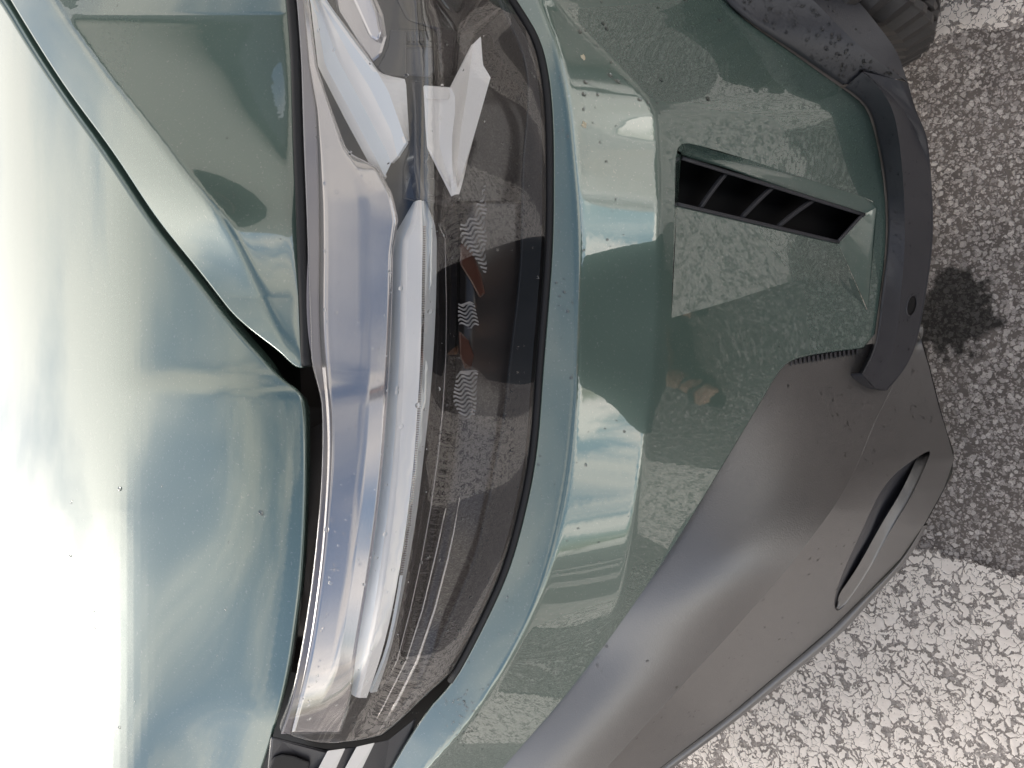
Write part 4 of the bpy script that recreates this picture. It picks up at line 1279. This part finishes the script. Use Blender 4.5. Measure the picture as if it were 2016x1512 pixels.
# keep the one grown body, drop crumbs
bm = bmesh.new(); bm.from_mesh(baked)
seen = set(); best_ = []
for v0 in bm.verts:
    if v0 in seen: continue
    st = [v0]; seen.add(v0); comp = []
    while st:
        v = st.pop(); comp.append(v)
        for e in v.link_edges:
            w_ = e.other_vert(v)
            if w_ not in seen:
                seen.add(w_); st.append(w_)
    if len(comp) > len(best_): best_ = comp
keep = set(best_)
bmesh.ops.delete(bm, geom=[v for v in bm.verts if v not in keep], context='VERTS')
bm.to_mesh(baked); bm.free()
# the phone
phone = new_obj('phone', [(x, y, z) for y in (-.020, -.029) for x, z in ((-.082, 1.362), (.082, 1.362), (.082, 1.438), (-.082, 1.438))],
                [(0, 1, 2, 3), (7, 6, 5, 4), (0, 4, 5, 1), (1, 5, 6, 2), (2, 6, 7, 3), (3, 7, 4, 0)], M_GLOSS, None, False)
bv = phone.modifiers.new('edge', 'BEVEL'); bv.width = .004; bv.segments = 3
tag(phone, 'black phone held up by the person in the dark robe', 'phone')

# white van parked behind
M_VAN = mat('white_van_paint', (.72, .73, .74), rough=.3, coat=1.0)
M_GLASS = mat('dark_glass', (.02, .025, .03), rough=.05)
M_BUILD = mat('pale_render', (.50, .49, .46), rough=.9)
add_bump(M_BUILD, 40, .3, .01)
van = empty('parked_van', (4.6, -4.6, 0))
tag(van, 'white panel van parked across from the car, seen mirrored in its bumper', 'van')
vr = Matrix.Rotation(R(20), 3, 'Z')
def VB(name, x0, x1, y0, y1, z0, z1, m, parent, bev=.0, base=(4.6, -4.6), rot=vr, taper=0.0):
    V = []
    for z in (z0, z1):
        t = taper if z == z1 else 0.0
        for x, y in ((x0 + t, y0 + t * .3), (x1 - t, y0 + t * .3), (x1 - t, y1 - t * .3), (x0 + t, y1 - t * .3)):
            q = rot @ Vector((x, y, z)); V.append((q.x + base[0], q.y + base[1], z))
    o = new_obj(name, V, [(0, 3, 2, 1), (4, 5, 6, 7), (0, 1, 5, 4), (1, 2, 6, 5), (2, 3, 7, 6), (3, 0, 4, 7)], m, parent, False)
    if bev:
        b = o.modifiers.new('edge', 'BEVEL'); b.width = bev; b.segments = 4
    return o
VB('body', -2.5, 2.5, -.95, .95, .35, 1.25, M_VAN, van, .12)
VB('cabin', -2.45, 1.9, -.93, .93, 1.22, 2.05, M_VAN, van, .12, taper=.18)
VB('window', 0.75, 1.45, .86, .925, 1.35, 1.85, M_GLASS, van, .02)
VB('window', -.35, .60, .86, .925, 1.35, 1.85, M_GLASS, van, .02)
for x in (-.45, .68, 1.6):
    VB('door_gap', x, x + .018, .945, .956, .45, 1.22, M_BLACK, van)
VB('side_moulding', -1.7, 1.6, .945, .965, .58, .66, M_TRIM, van, .01)
for x in (-1.6, 1.6):
    V = []; Fc = []; n = 28
    for yv in (.72, .97):
        for k in range(n):
            an = 2 * math.pi * k / n
            q = vr @ Vector((x + .34 * math.cos(an), yv, .34 + .34 * math.sin(an))); V.append((q.x + 4.6, q.y - 4.6, q.z))
    Fc = [tuple(range(n)), tuple(range(n, 2 * n))[::-1]] + [(k, (k + 1) % n, n + (k + 1) % n, n + k) for k in range(n)]
    new_obj('tyre', V, Fc, M_TYRE, van, False)

# building to the right, seen in the wing
bld = empty('building', (7.5, 1.0, 0))
tag(bld, 'grey building with dark shopfront and big upper pane, mirrored in the wing', 'building')
I3 = Matrix.Identity(3)
BB = (7.5, 1.0)
M_DARKW = mat('dark_shopfront', (.045, .055, .052), rough=.35)
VB('wall', 0, 5, -9, 9, 0, 6.6, M_BUILD, bld, 0, BB, I3)
VB('roof_edge', -.25, 5.2, -9.2, 9.2, 6.6, 6.9, M_TRIM, bld, 0, BB, I3)
VB('sign_band', -.22, -.02, -8.5, 8.5, 2.5, 3.5, M_DARKW, bld, 0, BB, I3)
for k in range(4):
    VB('shop_window', -.06, .05, -8.4 + k * 4.3, -4.6 + k * 4.3, .3, 2.4, M_GLASS, bld, 0, BB, I3)
